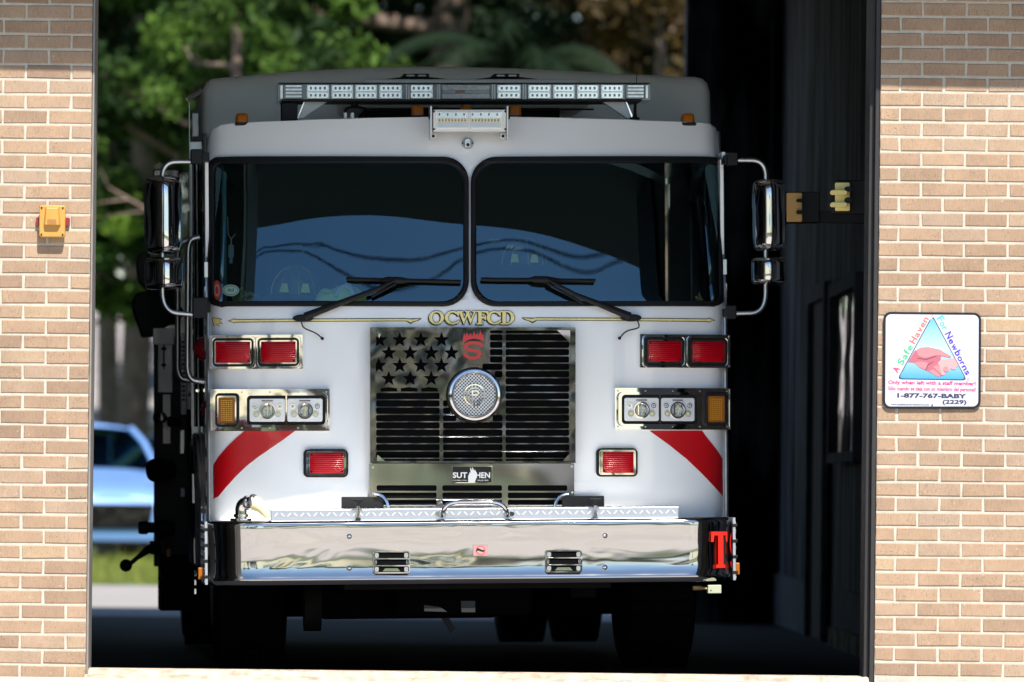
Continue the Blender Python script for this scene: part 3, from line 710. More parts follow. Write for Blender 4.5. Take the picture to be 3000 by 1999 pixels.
def goldline(sgn):
    C0 = 1381.5
    X = lambda px: C0+sgn*(px-C0)
    yl = 937
    seg = [(X(1195), yl), (X(705), yl+3), (X(705), yl+5.5)]
    arrow_o = [(X(667), 941), (X(688), 933.5), (X(692), 936), (X(1190), 932.5), (X(1196), 933.5), (X(1236), 932.5), (X(1228), 939), (X(1212), 944), (X(1203), 950), (X(1197), 946), (X(1190), 941.5), (X(692), 945.5), (X(688), 947.5)]
    arrow_i = [(X(672), 941), (X(688), 935.6), (X(692), 938), (X(1191), 934.8), (X(1208), 936.5), (X(1230), 934.2), (X(1222), 938.5), (X(1208), 943), (X(1203), 946), (X(1199), 943), (X(1191), 939.8), (X(692), 943.2), (X(688), 945.2)]
    dy = 0 if sgn > 0 else -2
    o = deck('pinstripe', 'gold', [[(a, b+dy) for a, b in arrow_i]], 0.0042)
    deck('pinstripe_outline', 'ink', [[(a, b+dy) for a, b in arrow_o]], 0.003, o)
    leaf = [(X(622), 932), (X(640), 934), (X(650), 938), (X(642), 941), (X(651), 948), (X(640), 947), (X(642), 958), (X(634), 949), (X(628), 955), (X(624), 944)]
    l_ = deck('leaf_scroll', 'gold', [[(a, b+dy) for a, b in leaf]], 0.0042)
    leaf2 = [(C0+(a-C0)*1.0+(1.6 if a > 0 and (a-X(636))*1 > 0 else -1.6), b+(1.5 if b > 943 else -1.5)) for a, b in leaf]
    deck('leaf_outline', 'ink', [[(a, b+dy) for a, b in leaf2]], 0.003, l_)
goldline(1); goldline(-1)
# ---- red sweeping stripes below the headlamps
sl_ = [(622, 1464), (622, 1366), (640, 1338), (664, 1310), (690, 1285), (716, 1263), (864, 1263), (828, 1290), (790, 1316), (755, 1340), (722, 1366), (692, 1395), (662, 1428), (640, 1455)]
sr_ = [(2128, 1458), (2124, 1355), (2100, 1318), (2075, 1287), (2056, 1262), (1902, 1262), (1960, 1304), (2010, 1344), (2050, 1382), (2085, 1418), (2105, 1440)]
sr_[0] = (2120, 1458); sr_[1] = (2121, 1352)
deck('red_stripe', 'stripe', [sl_], 0.0026); deck('red_stripe', 'stripe', [sr_], 0.0026)
# door-edge trim down both front corners
for sx in (-1, 1):
    bm = BM(); tube(bm, [(sx*(HW+0.006), YP+0.235, 0.70), (sx*(HW+0.006), YP+0.235, ZB), (sx*(HW+0.006), YP+0.235+TAN*0.85, ZB+0.85)], 0.011, 8)
    finish('corner_trim', bm, 'brushed', tr)
    for i in range(11):
        z0 = 0.72+i*0.115; bm = BM(); box(bm, sx*(HW+0.010)-0.010, sx*(HW+0.010)+0.010, YP+0.26, YP+0.29, z0, z0+0.075)
        finish('door_hinge', bm, 'brushed', tr, bevel=0.003)
# ---- light clusters
def plate(name, m, P, mp, off, th, parent, holes=(), bev=0.0, smooth=40):
    """P in px (one polygon or several), mp(x,off)->y, thickness th backwards"""
    bm = BM(); polys = P if isinstance(P[0][0], (tuple, list)) else [P]
    for q in polys:
        loc = [L(a, b, YP+0.05) for a, b in q]
        if holes:
            hl = [[L(a, b, YP+0.05) for a, b in h] for h in holes]
            sheet(bm, loc, hl, lambda x, z: (x, mp(x, off), z))
            for lp in [loc]+hl:
                a_ = [bm.verts.new((x, mp(x, off), z)) for x, z in lp]; b_ = [bm.verts.new((x, mp(x, off)+th, z)) for x, z in lp]
                for i in range(len(lp)): bm.faces.new((a_[i], b_[i], b_[(i+1) % len(lp)], a_[(i+1) % len(lp)]))
        else: prism(bm, loc, lambda x, z: mp(x, off), lambda x, z: mp(x, off)+th)
    return finish(name, bm, m, parent, smooth=smooth, bevel=bev)
def dome_lens(name, m, x0, y0, x1, y1, mp, off, parent, bulge=0.016, n=10, ribs=0):
    bm = BM(); g = []
    for i in range(n+1):
        row = []
        for j in range(n+1):
            u_ = -1+2*i/n; v_ = -1+2*j/n
            x, z = L(x0+(x1-x0)*i/n, y0+(y1-y0)*j/n, YP+0.05)
            h = bulge*(1-abs(u_)**3)*(1-abs(v_)**3)
            row.append(bm.verts.new((x, mp(x, off+h), z)))
        g.append(row)
    for i in range(n):
        for j in range(n): bm.faces.new((g[i][j], g[i+1][j], g[i+1][j+1], g[i][j+1]))
    return finish(name, bm, m, parent, smooth=60)
def ribbed(base, scale, axis='z', amt=0.5, name='x'):
    m = MAT[base].copy(); m.name = name; n = m.node_tree.nodes; l = m.node_tree.links; b = n['Principled BSDF']
    tc = n.new('ShaderNodeTexCoord'); w_ = n.new('ShaderNodeTexWave'); w_.bands_direction = {'z': 'Z', 'x': 'X'}[axis]; w_.inputs['Scale'].default_value = scale
    l.new(tc.outputs['Object'], w_.inputs[0]); bp = n.new('ShaderNodeBump'); bp.inputs['Strength'].default_value = amt; bp.inputs['Distance'].default_value = 0.003
    l.new(w_.outputs[0], bp.inputs['Height']); l.new(bp.outputs[0], b.inputs['Normal']); MAT[name] = m
ribbed('redlens', 34, 'z', 0.6, 'ribbed_red_lens')
def redlight(x0, y0, x1, y1, mp, parent, off):
    """red lens px box with black surround, chrome rim and screws"""
    r_ = 9
    s0 = plate('lens_surround', 'black', rrect(x0-9, y0-11, x1+9, y1+11, 12), mp, off+0.012, 0.012, parent, bev=0.002)
    plate('chrome_rim', 'chrome', rrect(x0-4, y0-4, x1+4, y1+4, 5), mp, off+0.018, 0.006, parent, holes=[rrect(x0, y0, x1, y1, 4)], smooth=30)
    plate('reflector', 'redglow', rrect(x0, y0, x1, y1, 4), mp, off+0.013, 0.0008, parent)
    ln = dome_lens('lens', 'ribbed_red_lens', x0, y0, x1, y1, mp, off+0.019, parent, 0.012)
    for a, b in ((x0+5, y0+5), (x1-5, y0+5), (x0+5, y1-5), (x1-5, y1-5)):
        plate('screw', 'under', circ(a, b, 2.6, 8), mp, off+0.024, 0.006, ln)
def cluster(name, label, x0, y0, x1, y1):
    mp = bezel(x0, y0, x1, y1)
    p = plate(name, 'chrome', rrect(x0, y0, x1, y1, 2), mp, 0.010, 0.035, tr, bev=0.002)
    # raised rolled edge of the bezel
    e = plate('bezel_edge', 'chrome', rrect(x0, y0, x1, y1, 2), mp, 0.016, 0.006, p, holes=[rrect(x0+4, y0+4, x1-4, y1-4, 1)])
    p['label'] = label
    for i in range(5):
        for yy in (y0+9, y1-9):
            xx = x0+10+(x1-x0-20)*i/4
            plate('screw', 'brushed', circ(xx, yy, 2.2, 8), mp, 0.014, 0.004, p)
    return p, mp
rlb = []
for (bx, ls, lab) in (((615, 981, 886, 1081), ((633.5, 1001, 733.5, 1062.5), (765.3, 1001, 865.3, 1062.5)), 'chrome warning light bezel left of the grille'),
                      ((1874, 979.5, 2146.5, 1077.5), ((1899.5, 999, 1998, 1060), (2031.5, 1001, 2128, 1060)), 'chrome warning light bezel right of the grille')):
    p, mp = cluster('warning_light', lab, *bx)
    for l_ in ls: 
        plate('inner_bezel', 'chrome', rrect(l_[0]-16, l_[1]-17, l_[2]+15, l_[3]+17, 14), mp, 0.020, 0.010, p, holes=[rrect(l_[0]-10, l_[1]-12, l_[2]+10, l_[3]+12, 10)], bev=0.0015)
        redlight(*l_, mp, p, 0.004)
def headlamp(x0, y0, x1, y1, mp, parent):
    h = plate('headlamp', 'black', rrect(x0-5, y0-6, x1+5, y1+6, 8), mp, 0.016, 0.004, parent)
    plate('reflector', 'lamp', rrect(x0, y0, x1, y1, 6), mp, 0.020, 0.004, h, bev=0.003)
    cx_, cy_ = (x0+x1)/2, (y0+y1)/2; w_, h_ = x1-x0, y1-y0
    plate('badge_strip', 'darkred', rrect(cx_-w_*0.16, y0+5, cx_+w_*0.16, y0+8, 1), mp, 0.0215, 0.001, h)
    plate('projector_ring', 'chrome', circ(cx_, cy_+2, w_*0.23, 24, h_*0.36), mp, 0.030, 0.010, h, holes=[circ(cx_, cy_+2, w_*0.205, 24, h_*0.30)])
    bm = BM(); x, z = L(cx_, cy_+2, YP+0.05); rr = w_*0.205/622
    lathe(bm, [(0, 0.004), (rr*0.45, 0.002), (rr*0.5, -0.006), (rr*0.62, -0.006), (rr*0.7, 0.002), (rr, -0.004)], 20, Matrix.Translation((x, mp(x, 0.027), z)) @ Matrix.Diagonal((1, 1, 0.95, 1)))
    finish('projector', bm, 'glassy', h)
    for (a, b, mm) in ((0.15, 0.34, 'lamp'), (0.85, 0.34, 'lamp'), (0.19, 0.68, 'goldlens'), (0.80, 0.68, 'goldlens')):
        q = (x0+a*w_, y0+b*h_); r0 = 7.2 if b < 0.5 else 8.8
        d = plate('led_ring', 'chrome' if b < 0.5 else 'brushed', circ(*q, r0, 16), mp, 0.025, 0.004, h)
        plate('led', mm if b > 0.5 else 'white', circ(*q, r0*0.74, 16), mp, 0.0265, 0.001, d)
        plate('led_core', 'white' if b > .5 else 'glassy', circ(*q, r0*0.36, 12), mp, 0.0280, 0.001, d)
    for dx_ in (-0.10, 0.0, 0.10): plate('projector_fin', 'goldlens' if dx_ == 0 else 'chrome', rrect(cx_+w_*dx_-1.6, cy_-h_*.20, cx_+w_*dx_+1.6, cy_+h_*.24, 1), mp, 0.033, 0.003, h)
    return h
for (bx, ring, lamps, amb, lab) in (((617.5, 1140, 964.5, 1263), (716.5, 1151, 956.5, 1252), ((732, 1168, 835.5, 1236), (841.5, 1168, 944, 1236)), (641, 1164.5, 689, 1240), 'chrome headlight bezel left of the grille'),
                                   ((1799.5, 1137, 2148, 1259), (1809, 1149, 2051, 1249), ((1827, 1166, 1930.5, 1234), (1937, 1166, 2038, 1234)), (2077, 1161, 2127, 1237), 'chrome headlight bezel right of the grille')):
    p, mp = cluster('headlight_bezel', lab, *bx)
    plate('lamp_ring', 'chrome', rrect(*ring, 16), mp, 0.026, 0.012, p, holes=[rrect(lamps[0][0]-8, lamps[0][1]-9, lamps[1][2]+8, lamps[1][3]+9, 11)], bev=0.003)
    plate('lamp_recess', 'black', rrect(lamps[0][0]-8, lamps[0][1]-9, lamps[1][2]+8, lamps[1][3]+9, 11), mp, 0.0125, 0.002, p)
    for l_ in lamps: headlamp(*l_, mp, p)
    plate('lamp_divider', 'chrome', rrect((lamps[0][2]+lamps[1][0])/2-2, ring[1]+8, (lamps[0][2]+lamps[1][0])/2+2, ring[3]-8, 1), mp, 0.024, 0.01, p)
    x0, y0, x1, y1 = amb
    t = plate('turn_signal', 'black', rrect(x0-9, y0-13, x1+10, y1+11, 12), mp, 0.028, 0.016, p, bev=0.003)
    plate('chrome_rim', 'chrome', rrect(x0-4, y0-5, x1+4, y1+4, 5), mp, 0.033, 0.006, t, holes=[rrect(x0, y0, x1, y1, 4)])
    plate('lens', 'amber', rrect(x0, y0, x1, y1, 4), mp, 0.0295, 0.001, t)
    bm = BM()
    for i in range(7):
        for j in range(11):
            q = circ(x0+9+i*(x1-x0-18)/6, y0+9+j*(y1-y0-18)/10, 1.7, 6); prism(bm, [L(a, b, YP+0.05) for a, b in q], lambda x, z: mp(x, 0.0315), lambda x, z: mp(x, 0.0300))
    finish('led_dots', bm, 'amberled', t, smooth=0)
for (x0, y0, x1, y1) in ((903, 1325, 1008, 1390), (1759, 1322, 1857, 1388)):
    mp = bezel(x0-14, y0-8, x1+11, y1+8)
    p = plate('lower_warning_light', 'black', rrect(x0-14, y0-8, x1+11, y1+9, 14), mp, 0.004, 0.03, tr, bev=0.003)
    plate('chrome_rim', 'chrome', rrect(x0-6, y0-3.5, x1+5, y1+3.5, 7), mp, 0.010, 0.006, p, holes=[rrect(x0-2, y0-1, x1+2, y1+1, 5)], bev=0.001)
    redlight(x0+4, y0+2, x1-2, y1-2, mp, p, -0.006)
# ---- grille
mpf = lambda x, off=0.0: YP-0.004-off
GB = (1081.5, 960.5, 1681.5, 1357)
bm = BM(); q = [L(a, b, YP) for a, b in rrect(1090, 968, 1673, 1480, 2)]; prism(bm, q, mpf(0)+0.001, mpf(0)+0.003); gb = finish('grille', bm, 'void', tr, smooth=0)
holes = []
row0 = 667+737/2.352; pit = 50.45/2.352; sh = 43/2.352
cols = ((1101, 1287), (1297, 1471), (1480, 1666))
def slot(a, y, b, h): return rrect(a, y, b, y+h, min(5, h*0.42), 3)
sirc = (1389, 1158, 84)
for k in range(-1, 18):
    y = row0+k*pit; h = sh
    if k == -1: y, h = 969, 8
    if k == 17: h = 1352-y
    if h < 4: continue
    for ci, (a, b) in enumerate(cols):
        if ci == 0 and y < 1150: continue
        if ci == 1:
            # left part blocked by shield (top) and siren
            if y < 1072: a2 = 1434
            elif y < 1150: a2 = 1440
            else: a2 = a
            b2 = b
            if 1072 <= y+h and y < 1244: 
                dy = max(0, min(abs(y-1158), abs(y+h-1158)) if not (y < 1158 < y+h) else 0)
                if dy < 76:
                    xe = 1389+math.sqrt(76**2-dy**2)
                    xw = 1389-math.sqrt(76**2-dy**2)
                    if y >= 1150 and xw-4 > a+12: holes.append(slot(a, y, xw-4, h))
                    a2 = xe+4
            if b2-a2 > 12: holes.append(slot(a2, y, b2, h))
            continue
        holes.append(slot(a, y, b, h))
# star field: dark star-shaped cut-outs
def star(cx, cy, r, clip=None):
    P = []
    for i in range(10):
        rr = r if i % 2 == 0 else r*0.43; a = R(-90+36*i); P.append((cx+rr*math.cos(a), cy+rr*math.sin(a)))
    if clip: P = [(max(clip[0], min(clip[2], a)), max(clip[1], min(clip[3], b))) for a, b in P]
    return P
for r_i, cy in enumerate((775, 865, 952, 1042)):
    for xx in ((255, 400, 545, 688) if r_i % 2 == 0 else (325, 472, 617, 757)):
        if r_i == 0 and xx == 255: xx = 262
        sx, sy = Z(5, xx, cy)
        if math.hypot(sx-1389, sy-1158) < 100: continue
        P = star(sx, sy, 23.6)
        P = [(max(1100.5, a), b) for a, b in P]
        holes.append(P)
for xx in (330, 470, 610): holes.append([Z(5, xx-60, 1131), Z(5, xx-62, 1108), Z(5, xx-8, 1100), Z(5, xx+50, 1108), Z(5, xx+55, 1131)])
loc = [L(a, b, YP) for a, b in rrect(1092, 964, 1672, 1354, 2)]
hl = [[L(a, b, YP) for a, b in h] for h in holes]
bm = BM(); sheet(bm, loc, hl, lambda x, z: (x, YP-0.024, z))
o = finish('grille_sheet', bm, 'grillesteel', gb, smooth=0, solid=0.0015)
frm = plate('grille_frame', 'grillesteel', rrect(*GB, 2), mpf, 0.034, 0.034, gb, holes=[rrect(GB[0]+15, GB[1]+8, GB[2]-14, GB[3]-6, 1)], bev=0.003)
for P in ([(1100, 970), (1118, 970), (1108, 992)], [(1628, 969), (1666, 969), (1666, 1006)], [(1101, 1351), (1125, 1351), (1103, 1333)], [(1645, 1351), (1666, 1351), (1666, 1328)]):
    plate('corner_gusset', 'chrome', P, mpf, 0.0265, 0.002, gb)
# shield with red S and flame
sh_ = plate('shield', 'grillesteel', [Z(5, 800, 706), Z(5, 1004, 706), Z(5, 1004, 880), Z(5, 985, 920), Z(5, 940, 948), Z(5, 890, 946), Z(5, 840, 915), Z(5, 806, 850)], mpf, 0.030, 0.004, gb, bev=0.001)
def S_shape():
    return [Z(5, *p) for p in [(835, 822), (838, 800), (862, 784), (900, 778), (950, 782), (968, 800), (970, 826), (940, 828), (934, 812), (890, 808), (866, 816), (866, 836), (955, 842), (970, 856), (970, 884), (950, 904), (905, 916), (862, 906), (840, 884), (836, 858), (866, 860), (874, 880), (905, 888), (936, 880), (940, 868), (850, 862), (835, 848)]]
def ribbon(name, m, ctr, wd, off, par):
    P = [Vector(p) for p in ctr]; Lf, Rt_ = [], []
    for i, p in enumerate(P):
        t = (P[min(i+1, len(P)-1)]-P[max(i-1, 0)]).normalized(); n_ = Vector((-t.y, t.x))*wd/2; Lf.append(p+n_); Rt_.append(p-n_)
    bm = BM(); A = [[bm.verts.new((L(*Z(5, *q), YP)[0], mpf(0, off), L(*Z(5, *q), YP)[1])) for q in (a_, b_)] for a_, b_ in zip(Lf, Rt_)]
    for u_, v_ in zip(A, A[1:]): bm.faces.new((u_[0], v_[0], v_[1], u_[1]))
    return finish(name, bm, m, par, smooth=0)
ribbon('letter', 'redlogo', [(970, 822), (950, 802), (920, 795), (885, 796), (860, 806), (850, 824), (862, 842), (900, 848), (935, 853), (952, 868), (944, 890), (915, 902), (880, 900), (855, 886), (842, 866)], 22, 0.0322, sh_)
plate('flame', 'redlogo', [Z(5, *p) for p in [(830, 812), (828, 770), (838, 730), (846, 752), (856, 724), (868, 752), (884, 730), (892, 756), (905, 715), (916, 750), (930, 726), (936, 752), (950, 712), (962, 748), (971, 735), (972, 778), (965, 786), (945, 775), (905, 768), (865, 775), (838, 792)]], mpf, 0.032, 0.0015, sh_, smooth=0)
# round siren speaker
sx, sz = L(1389, 1158, YP-0.05)
K = 1/634.0
def lath(name, m, prof, par, seg=48):
    bm = BM(); lathe(bm, [(r_*K, -a_) for r_, a_ in prof], seg, Matrix.Translation((sx, YP, sz))); return finish(name, bm, m, par, smooth=40)
si = lath('siren_speaker', 'ink', [(83, 0.02), (83, 0.05), (80, 0.068), (74, 0.070), (60, 0.060), (0, 0.058)], tr)
lath('speaker_rim', 'chrome', [(77, 0.066), (78.5, 0.078), (75, 0.092), (69, 0.094), (64, 0.088), (62, 0.078), (62, 0.060)], si, 64)
def meshmat():
    m = mat('perforated_mesh', (0.75, 0.76, 0.78), 0.28, 1.0); n = m.node_tree.nodes; l = m.node_tree.links; b = n['Principled BSDF']
    tc = n.new('ShaderNodeTexCoord'); v = n.new('ShaderNodeTexVoronoi'); v.inputs['Scale'].default_value = 88; v.inputs['Randomness'].default_value = 0.0
    mp = n.new('ShaderNodeMapping'); mp.inputs['Scale'].default_value = (1, 0, 1); mp.inputs['Rotation'].default_value = (0, R(45), 0); mp.vector_type = 'POINT'
    l.new(tc.outputs['Object'], mp.inputs[0]); l.new(mp.outputs[0], v.inputs['Vector']); cr = n.new('ShaderNodeValToRGB'); e = cr.color_ramp.elements; e[0].position = 0.34; e[0].color = (0.03, 0.03, 0.035, 1); e[1].position = 0.42; e[1].color = (0.80, 0.81, 0.83, 1)
    l.new(v.outputs['Distance'], cr.inputs[0]); l.new(cr.outputs[0], b.inputs['Base Color']); b.inputs['Metallic'].default_value = 0.4; return m
lath('speaker_mesh', meshmat(), [(62, 0.074), (61, 0.076), (0, 0.0762)], si)
lath('logo_ring', 'chrome', [(34, 0.077), (33, 0.083), (29, 0.083), (28, 0.077)], si)
lath('logo_ring', 'chrome', [(23, 0.079), (22, 0.082), (20, 0.082), (19.5, 0.079)], si)
bm = BM()
for P in ([(-9, -14), (-4, -14), (-4, 15), (-9, 15)], [(-4, -14), (9, -14), (14, -9), (14, -3), (9, 1), (-4, 1), (-4, -3), (7, -3), (9, -6), (7, -10), (-4, -10)]):
    prism(bm, [(sx+a*K, sz-b*K) for a, b in P], YP-0.088, YP-0.078)
finish('letter', bm, 'chrome', si, bevel=0.0008)
# lower stainless panel with slots and badge
lh = []
for (ya, yb_) in ((1422, 1438.5), (1443.5, 1460), (1464.5, 1482)):
    for (a, b) in ((1103, 1278.5), (1295.5, 1470), (1487, 1661)): lh.append(rrect(a, ya, b, yb_, 4.5, 3))
loc = [L(a, b, YP) for a, b in rrect(1081.5, 1358.5, 1681.5, 1492, 1)]; hl = [[L(a, b, YP) for a, b in h] for h in lh]
bm = BM(); sheet(bm, loc, hl, lambda x, z: (x, YP-0.012, z)); lp_ = finish('lower_panel', bm, 'steel', tr, smooth=0, solid=0.004)
for q in ((1090, 1370), (1672, 1367), (1091, 1446), (1673, 1443)): plate('screw', 'brushed', circ(*q, 3.4, 8), mpf, 0.0125, 0.003, lp_)
bd = plate('maker_badge', 'chrome', rrect(1321.5, 1365.5, 1439, 1415.5, 1), mpf, 0.0125, 0.004, lp_)
plate('badge_face', 'ink', rrect(1323.5, 1367.5, 1437, 1413.5, 1), mpf, 0.0132, 0.0006, bd)
ff = lambda off: (lambda px, py: (L(px, py, YP)[0], mpf(0, off), L(px, py, YP)[1]))
bm = BM(); 
bm.free()
for body, x0, x1, yy, hh, bo in (('SUT', 1325.5, 1368, 1392.5, 17, .028), ('HEN', 1393, 1435, 1392.5, 17, .028), ('COLUMBUS, OHIO', 1326, 1367, 1408, 4, .01), ('SINCE 1890', 1398, 1430, 1408, 4, .01)):
    bm = BM(); text(bm, body, (x0+x1)/2, yy, x1-x0, hh, ff(0.0140), 0, bo); finish('lettering', bm, 'white', bd, smooth=0)
plate('flame_mark', 'white', [Z(8, *p) for p in [(868, 190), (866, 150), (878, 118), (884, 128), (880, 85), (895, 108), (893, 82), (912, 112), (914, 98), (926, 135), (922, 165), (912, 190)]], mpf, 0.0145, 0.0005, bd, smooth=0)
# black recesses and chrome arcs beside the lower panel
for P in (rrect(998, 1456, 1121, 1490, (3, 10, 2, 2)), rrect(1643, 1453, 1766, 1489, (10, 3, 2, 2))):
    plate('horn_recess', 'ink', P, mpf, 0.018, 0.02, tr)
for cxx, sgn in ((1103, 1), (1659, -1)):
    bm = BM(); pts = []
    for k in range(9):
        a = R(90*k/8); px_ = cxx+sgn*(-6+40*math.sin(a)); py_ = 1447+42*(1-math.cos(a)); x, z = L(px_, py_, YP-0.03); pts.append((x, YP-0.036, z))
    tube(bm, pts, 0.008, 8); finish('intake_trim', bm, 'chrome', lp_)
# ---- bumper: polished C-section wrapping round both corners
zb0 = L(1381, 1711, 0)[1]; zb1 = L(1381, 1521, 0)[1]; BW = (L(2150, 1620, 0.1)[0]-L(611, 1620, 0.1)[0])/2; BC = (L(2150, 1620, 0.1)[0]+L(611, 1620, 0.1)[0])/2
RB = 0.235
def bplan(sv):
    """arclength-like parameter -> (x,y,nx,ny)"""
    flat = BW-RB; arc = RB*math.pi/2; a_ = abs(sv); g = 1 if sv >= 0 else -1
    if a_ <= flat: return (BC+sv, 0.0, 0, -1)
    if a_ <= flat+arc:
        t = (a_-flat)/RB; return (BC+g*(flat+RB*math.sin(t)), RB-RB*math.cos(t), g*math.sin(t), -math.cos(t))
    return (BC+g*BW, RB+(a_-flat-arc), g, 0)
tot = BW-RB+RB*math.pi/2+0.22
svs = sorted(set([-tot+2*tot*i/140 for i in range(141)]))
prof = []
H = zb1-zb0; rr = 0.030
# (outward offset, z): top lip, rolled top edge, gently dished face, rolled bottom edge
prof += [(-0.30, zb1+0.0), (-0.028, zb1)]
for k in range(1, 7): a = R(90*k/6); prof.append((-0.028+0.028*math.sin(a)*1.0, zb1-0.024*(1-math.cos(a))))
for k in range(1, 10): t = k/10; prof.append((-0.008*math.sin(math.pi*t)*0.6-0.006*t, zb1-0.024-(H-0.024-0.036)*t))
for k in range(0, 7): a = R(180*k/6); prof.append((0.004-0.010+0.006-0.0+0.010*math.sin(a)-0.018*(1-math.cos(a))/2, zb0+0.036-0.036*k/6))
prof += [(-0.06, zb0+0.001)]
spk = [(1094.5, 1617, 1199, 1678.5), (1599.5, 1614.5, 1703.5, 1675.5)]
bm = BM(); rows = []
for sv in svs:
    x, y, nx, ny = bplan(sv); rows.append([bm.verts.new((x+nx*o_, y+ny*o_, z)) for o_, z in prof])
for a, b in zip(rows, rows[1:]):
    for k in range(len(prof)-1): bm.faces.new((a[k], b[k], b[k+1], a[k+1]))
bp = finish('bumper', bm, 'bumper', tr, smooth=60)
def BL(px, py, off=0.0, y=-0.006):
    x, z = L(px, py, y); return (x, y-off, z)
mb = lambda x, off=0.0: -0.002-off
def bplate(name, m, P, off, th, parent, holes=(), bev=0, smooth=40):
    bm = BM(); loc = [L(a, b, 0) for a, b in P]
    if holes:
        hl = [[L(a, b, 0) for a, b in h] for h in holes]; sheet(bm, loc, hl, lambda x, z: (x, mb(x, off), z))
        for lp in [loc]+hl:
            a_ = [bm.verts.new((x, mb(x, off), z)) for x, z in lp]; b_ = [bm.verts.new((x, mb(x, off)+th, z)) for x, z in lp]
            for i in range(len(lp)): bm.faces.new((a_[i], b_[i], b_[(i+1) % len(lp)], a_[(i+1) % len(lp)]))
    else: prism(bm, loc, mb(0, off), mb(0, off)+th)
    return finish(name, bm, m, parent, smooth=smooth, bevel=bev)
for (x0, y0, x1, y1) in spk:
    h = bplate('speaker_grille', 'void', rrect(x0, y0, x1, y1, 7), 0.0012, 0.004, bp)
    hh = (y1-y0)/3
    for k in range(3):
        # bright horn throat seen through each slot
        w_ = 22 if k != 1 else 16
        for sgx in (0, 1):
            xa2 = x0+3 if sgx == 0 else x1-3-w_
            bplate('horn_throat', 'brushed', rrect(xa2+(10 if sgx else 0), y0+k*hh+3, xa2+w_-(0 if sgx else 10), y0+(k+1)*hh-3, 4), 0.0030, 0.0015, h, bev=0.001)
    bplate('horn_bell', 'chrome', [(x0+26, y1-4), (x0+34, y1-13), (x1-34, y1-13), (x1-26, y1-4)], 0.0034, 0.001, h)
    bplate('grille_bars', 'bumper', rrect(x0-2, y0-2, x1+2, y1+2, 8), 0.0065, 0.004, h, holes=[rrect(x0+1, y0+k*hh+1.5, x1-1, y0+(k+1)*hh-1.8, 5) for k in range(3)], bev=0.0007)
for (px_, py_) in ((1023.5, 1572), (1023.5, 1665.5), (1772.5, 1570), (1772.5, 1663)):
    x, z = L(px_, py_, 0); bm = BM(); lathe(bm, [(0, -0.011), (0.006, -0.0095), (0.011, -0.005), (0.013, 0.004)], 16, Matrix.Translation((x, 0.0, z))); finish('bolt_head', bm, 'chrome', bp)
st_ = bplate('round_sticker', mat('faded_pink_sticker', (0.42, 0.22, 0.22), 0.5), rrect(1386, 1597.5, 1429.5, 1628.5, 1), 0.003, 0.001, bp)
bplate('sticker_ring', mat('faded_red_print', (0.50, 0.10, 0.10), 0.5), circ(1408, 1613, 14), 0.0035, 0.0003, st_)
bplate('sticker_centre', mat('faded_inner_print', (0.40, 0.26, 0.24), 0.5), circ(1408, 1613, 10.5), 0.0039, 0.0003, st_)
bplate('sticker_mark', 'ink', [(1396, 1608), (1400, 1606), (1413, 1612), (1419, 1611), (1419, 1617), (1412, 1617), (1400, 1613), (1394, 1617)], 0.0043, 0.0003, st_)
# red T9 on the right corner of the bumper
def BW_(px, py, off):
    """px on the bumper face, wrapped round the corner"""
    lo, hi = 0.0, tot
    for _ in range(40):
        mid = (lo+hi)/2; x, y, nx, ny = bplan(mid); xs, zz = L(px, py, y)
        if x < xs: lo = mid
        else: hi = mid
    x, y, nx, ny = bplan(lo); zz = L(px, py, y)[1]
    return (x+nx*off, y+ny*off, zz)
def BWs(sv, px_ref, py, off):
    x, y, nx, ny = bplan(sv); zz = L(px_ref, py, y)[1]; return (x+nx*off, y+ny*off, zz)
bm = BM()
Tp = [(0.02, 0.0), (1.0, 0.0), (1.0, 0.28), (0.88, 0.28), (0.84, 0.10), (0.68, 0.10), (0.68, 0.91), (0.80, 0.91), (0.80, 1.0), (0.24, 1.0), (0.24, 0.91), (0.36, 0.91), (0.36, 0.10), (0.16, 0.10), (0.12, 0.28), (0.0, 0.28)]
def wrapdraw(bm, P, sA, sB, y0_, y1_, off):
    # subdivide by vertical strips so it bends with the corner
    loc = [(p[0], p[1]) for p in P]
    sheet(bm, loc, [], lambda a, b: BWs(sA+(sB-sA)*a, 2110, y0_+(y1_-y0_)*b, off), xs=[i/12 for i in range(1, 12)])
def s_of(px):
    lo, hi = 0.0, tot
    for _ in range(40):
        mid = (lo+hi)/2; x, y, _a, _b = bplan(mid); xs = L(px, 1610, y)[0]
        if x < xs: lo = mid
        else: hi = mid
    return lo
sT0, sT1 = s_of(2082), s_of(2129)
wrapdraw(bm, Tp, sT0, sT1, 1558, 1664, 0.004)
finish('lettering', bm, 'redvinyl', bp, smooth=60)
bm = BM(); s9 = sT1+0.030; s9b = s9+(sT1-sT0)*0.95
for k, P in enumerate((ringseg(.5, .32, .5, .32, .22, .10, 0, 180), ringseg(.5, .32, .5, .32, .22, .10, 180, 360), [(1.0, .32), (1.0, .70), (.86, .92), (.60, 1.0), (.20, 1.0), (.06, .86), (.20, .80), (.40, .90), (.62, .88), (.76, .70), (.78, .32)])):
    wrapdraw(bm, P, s9, s9b, 1558, 1664, 0.004+0.0002*k)
finish('lettering', bm, 'redvinyl', bp, smooth=60)
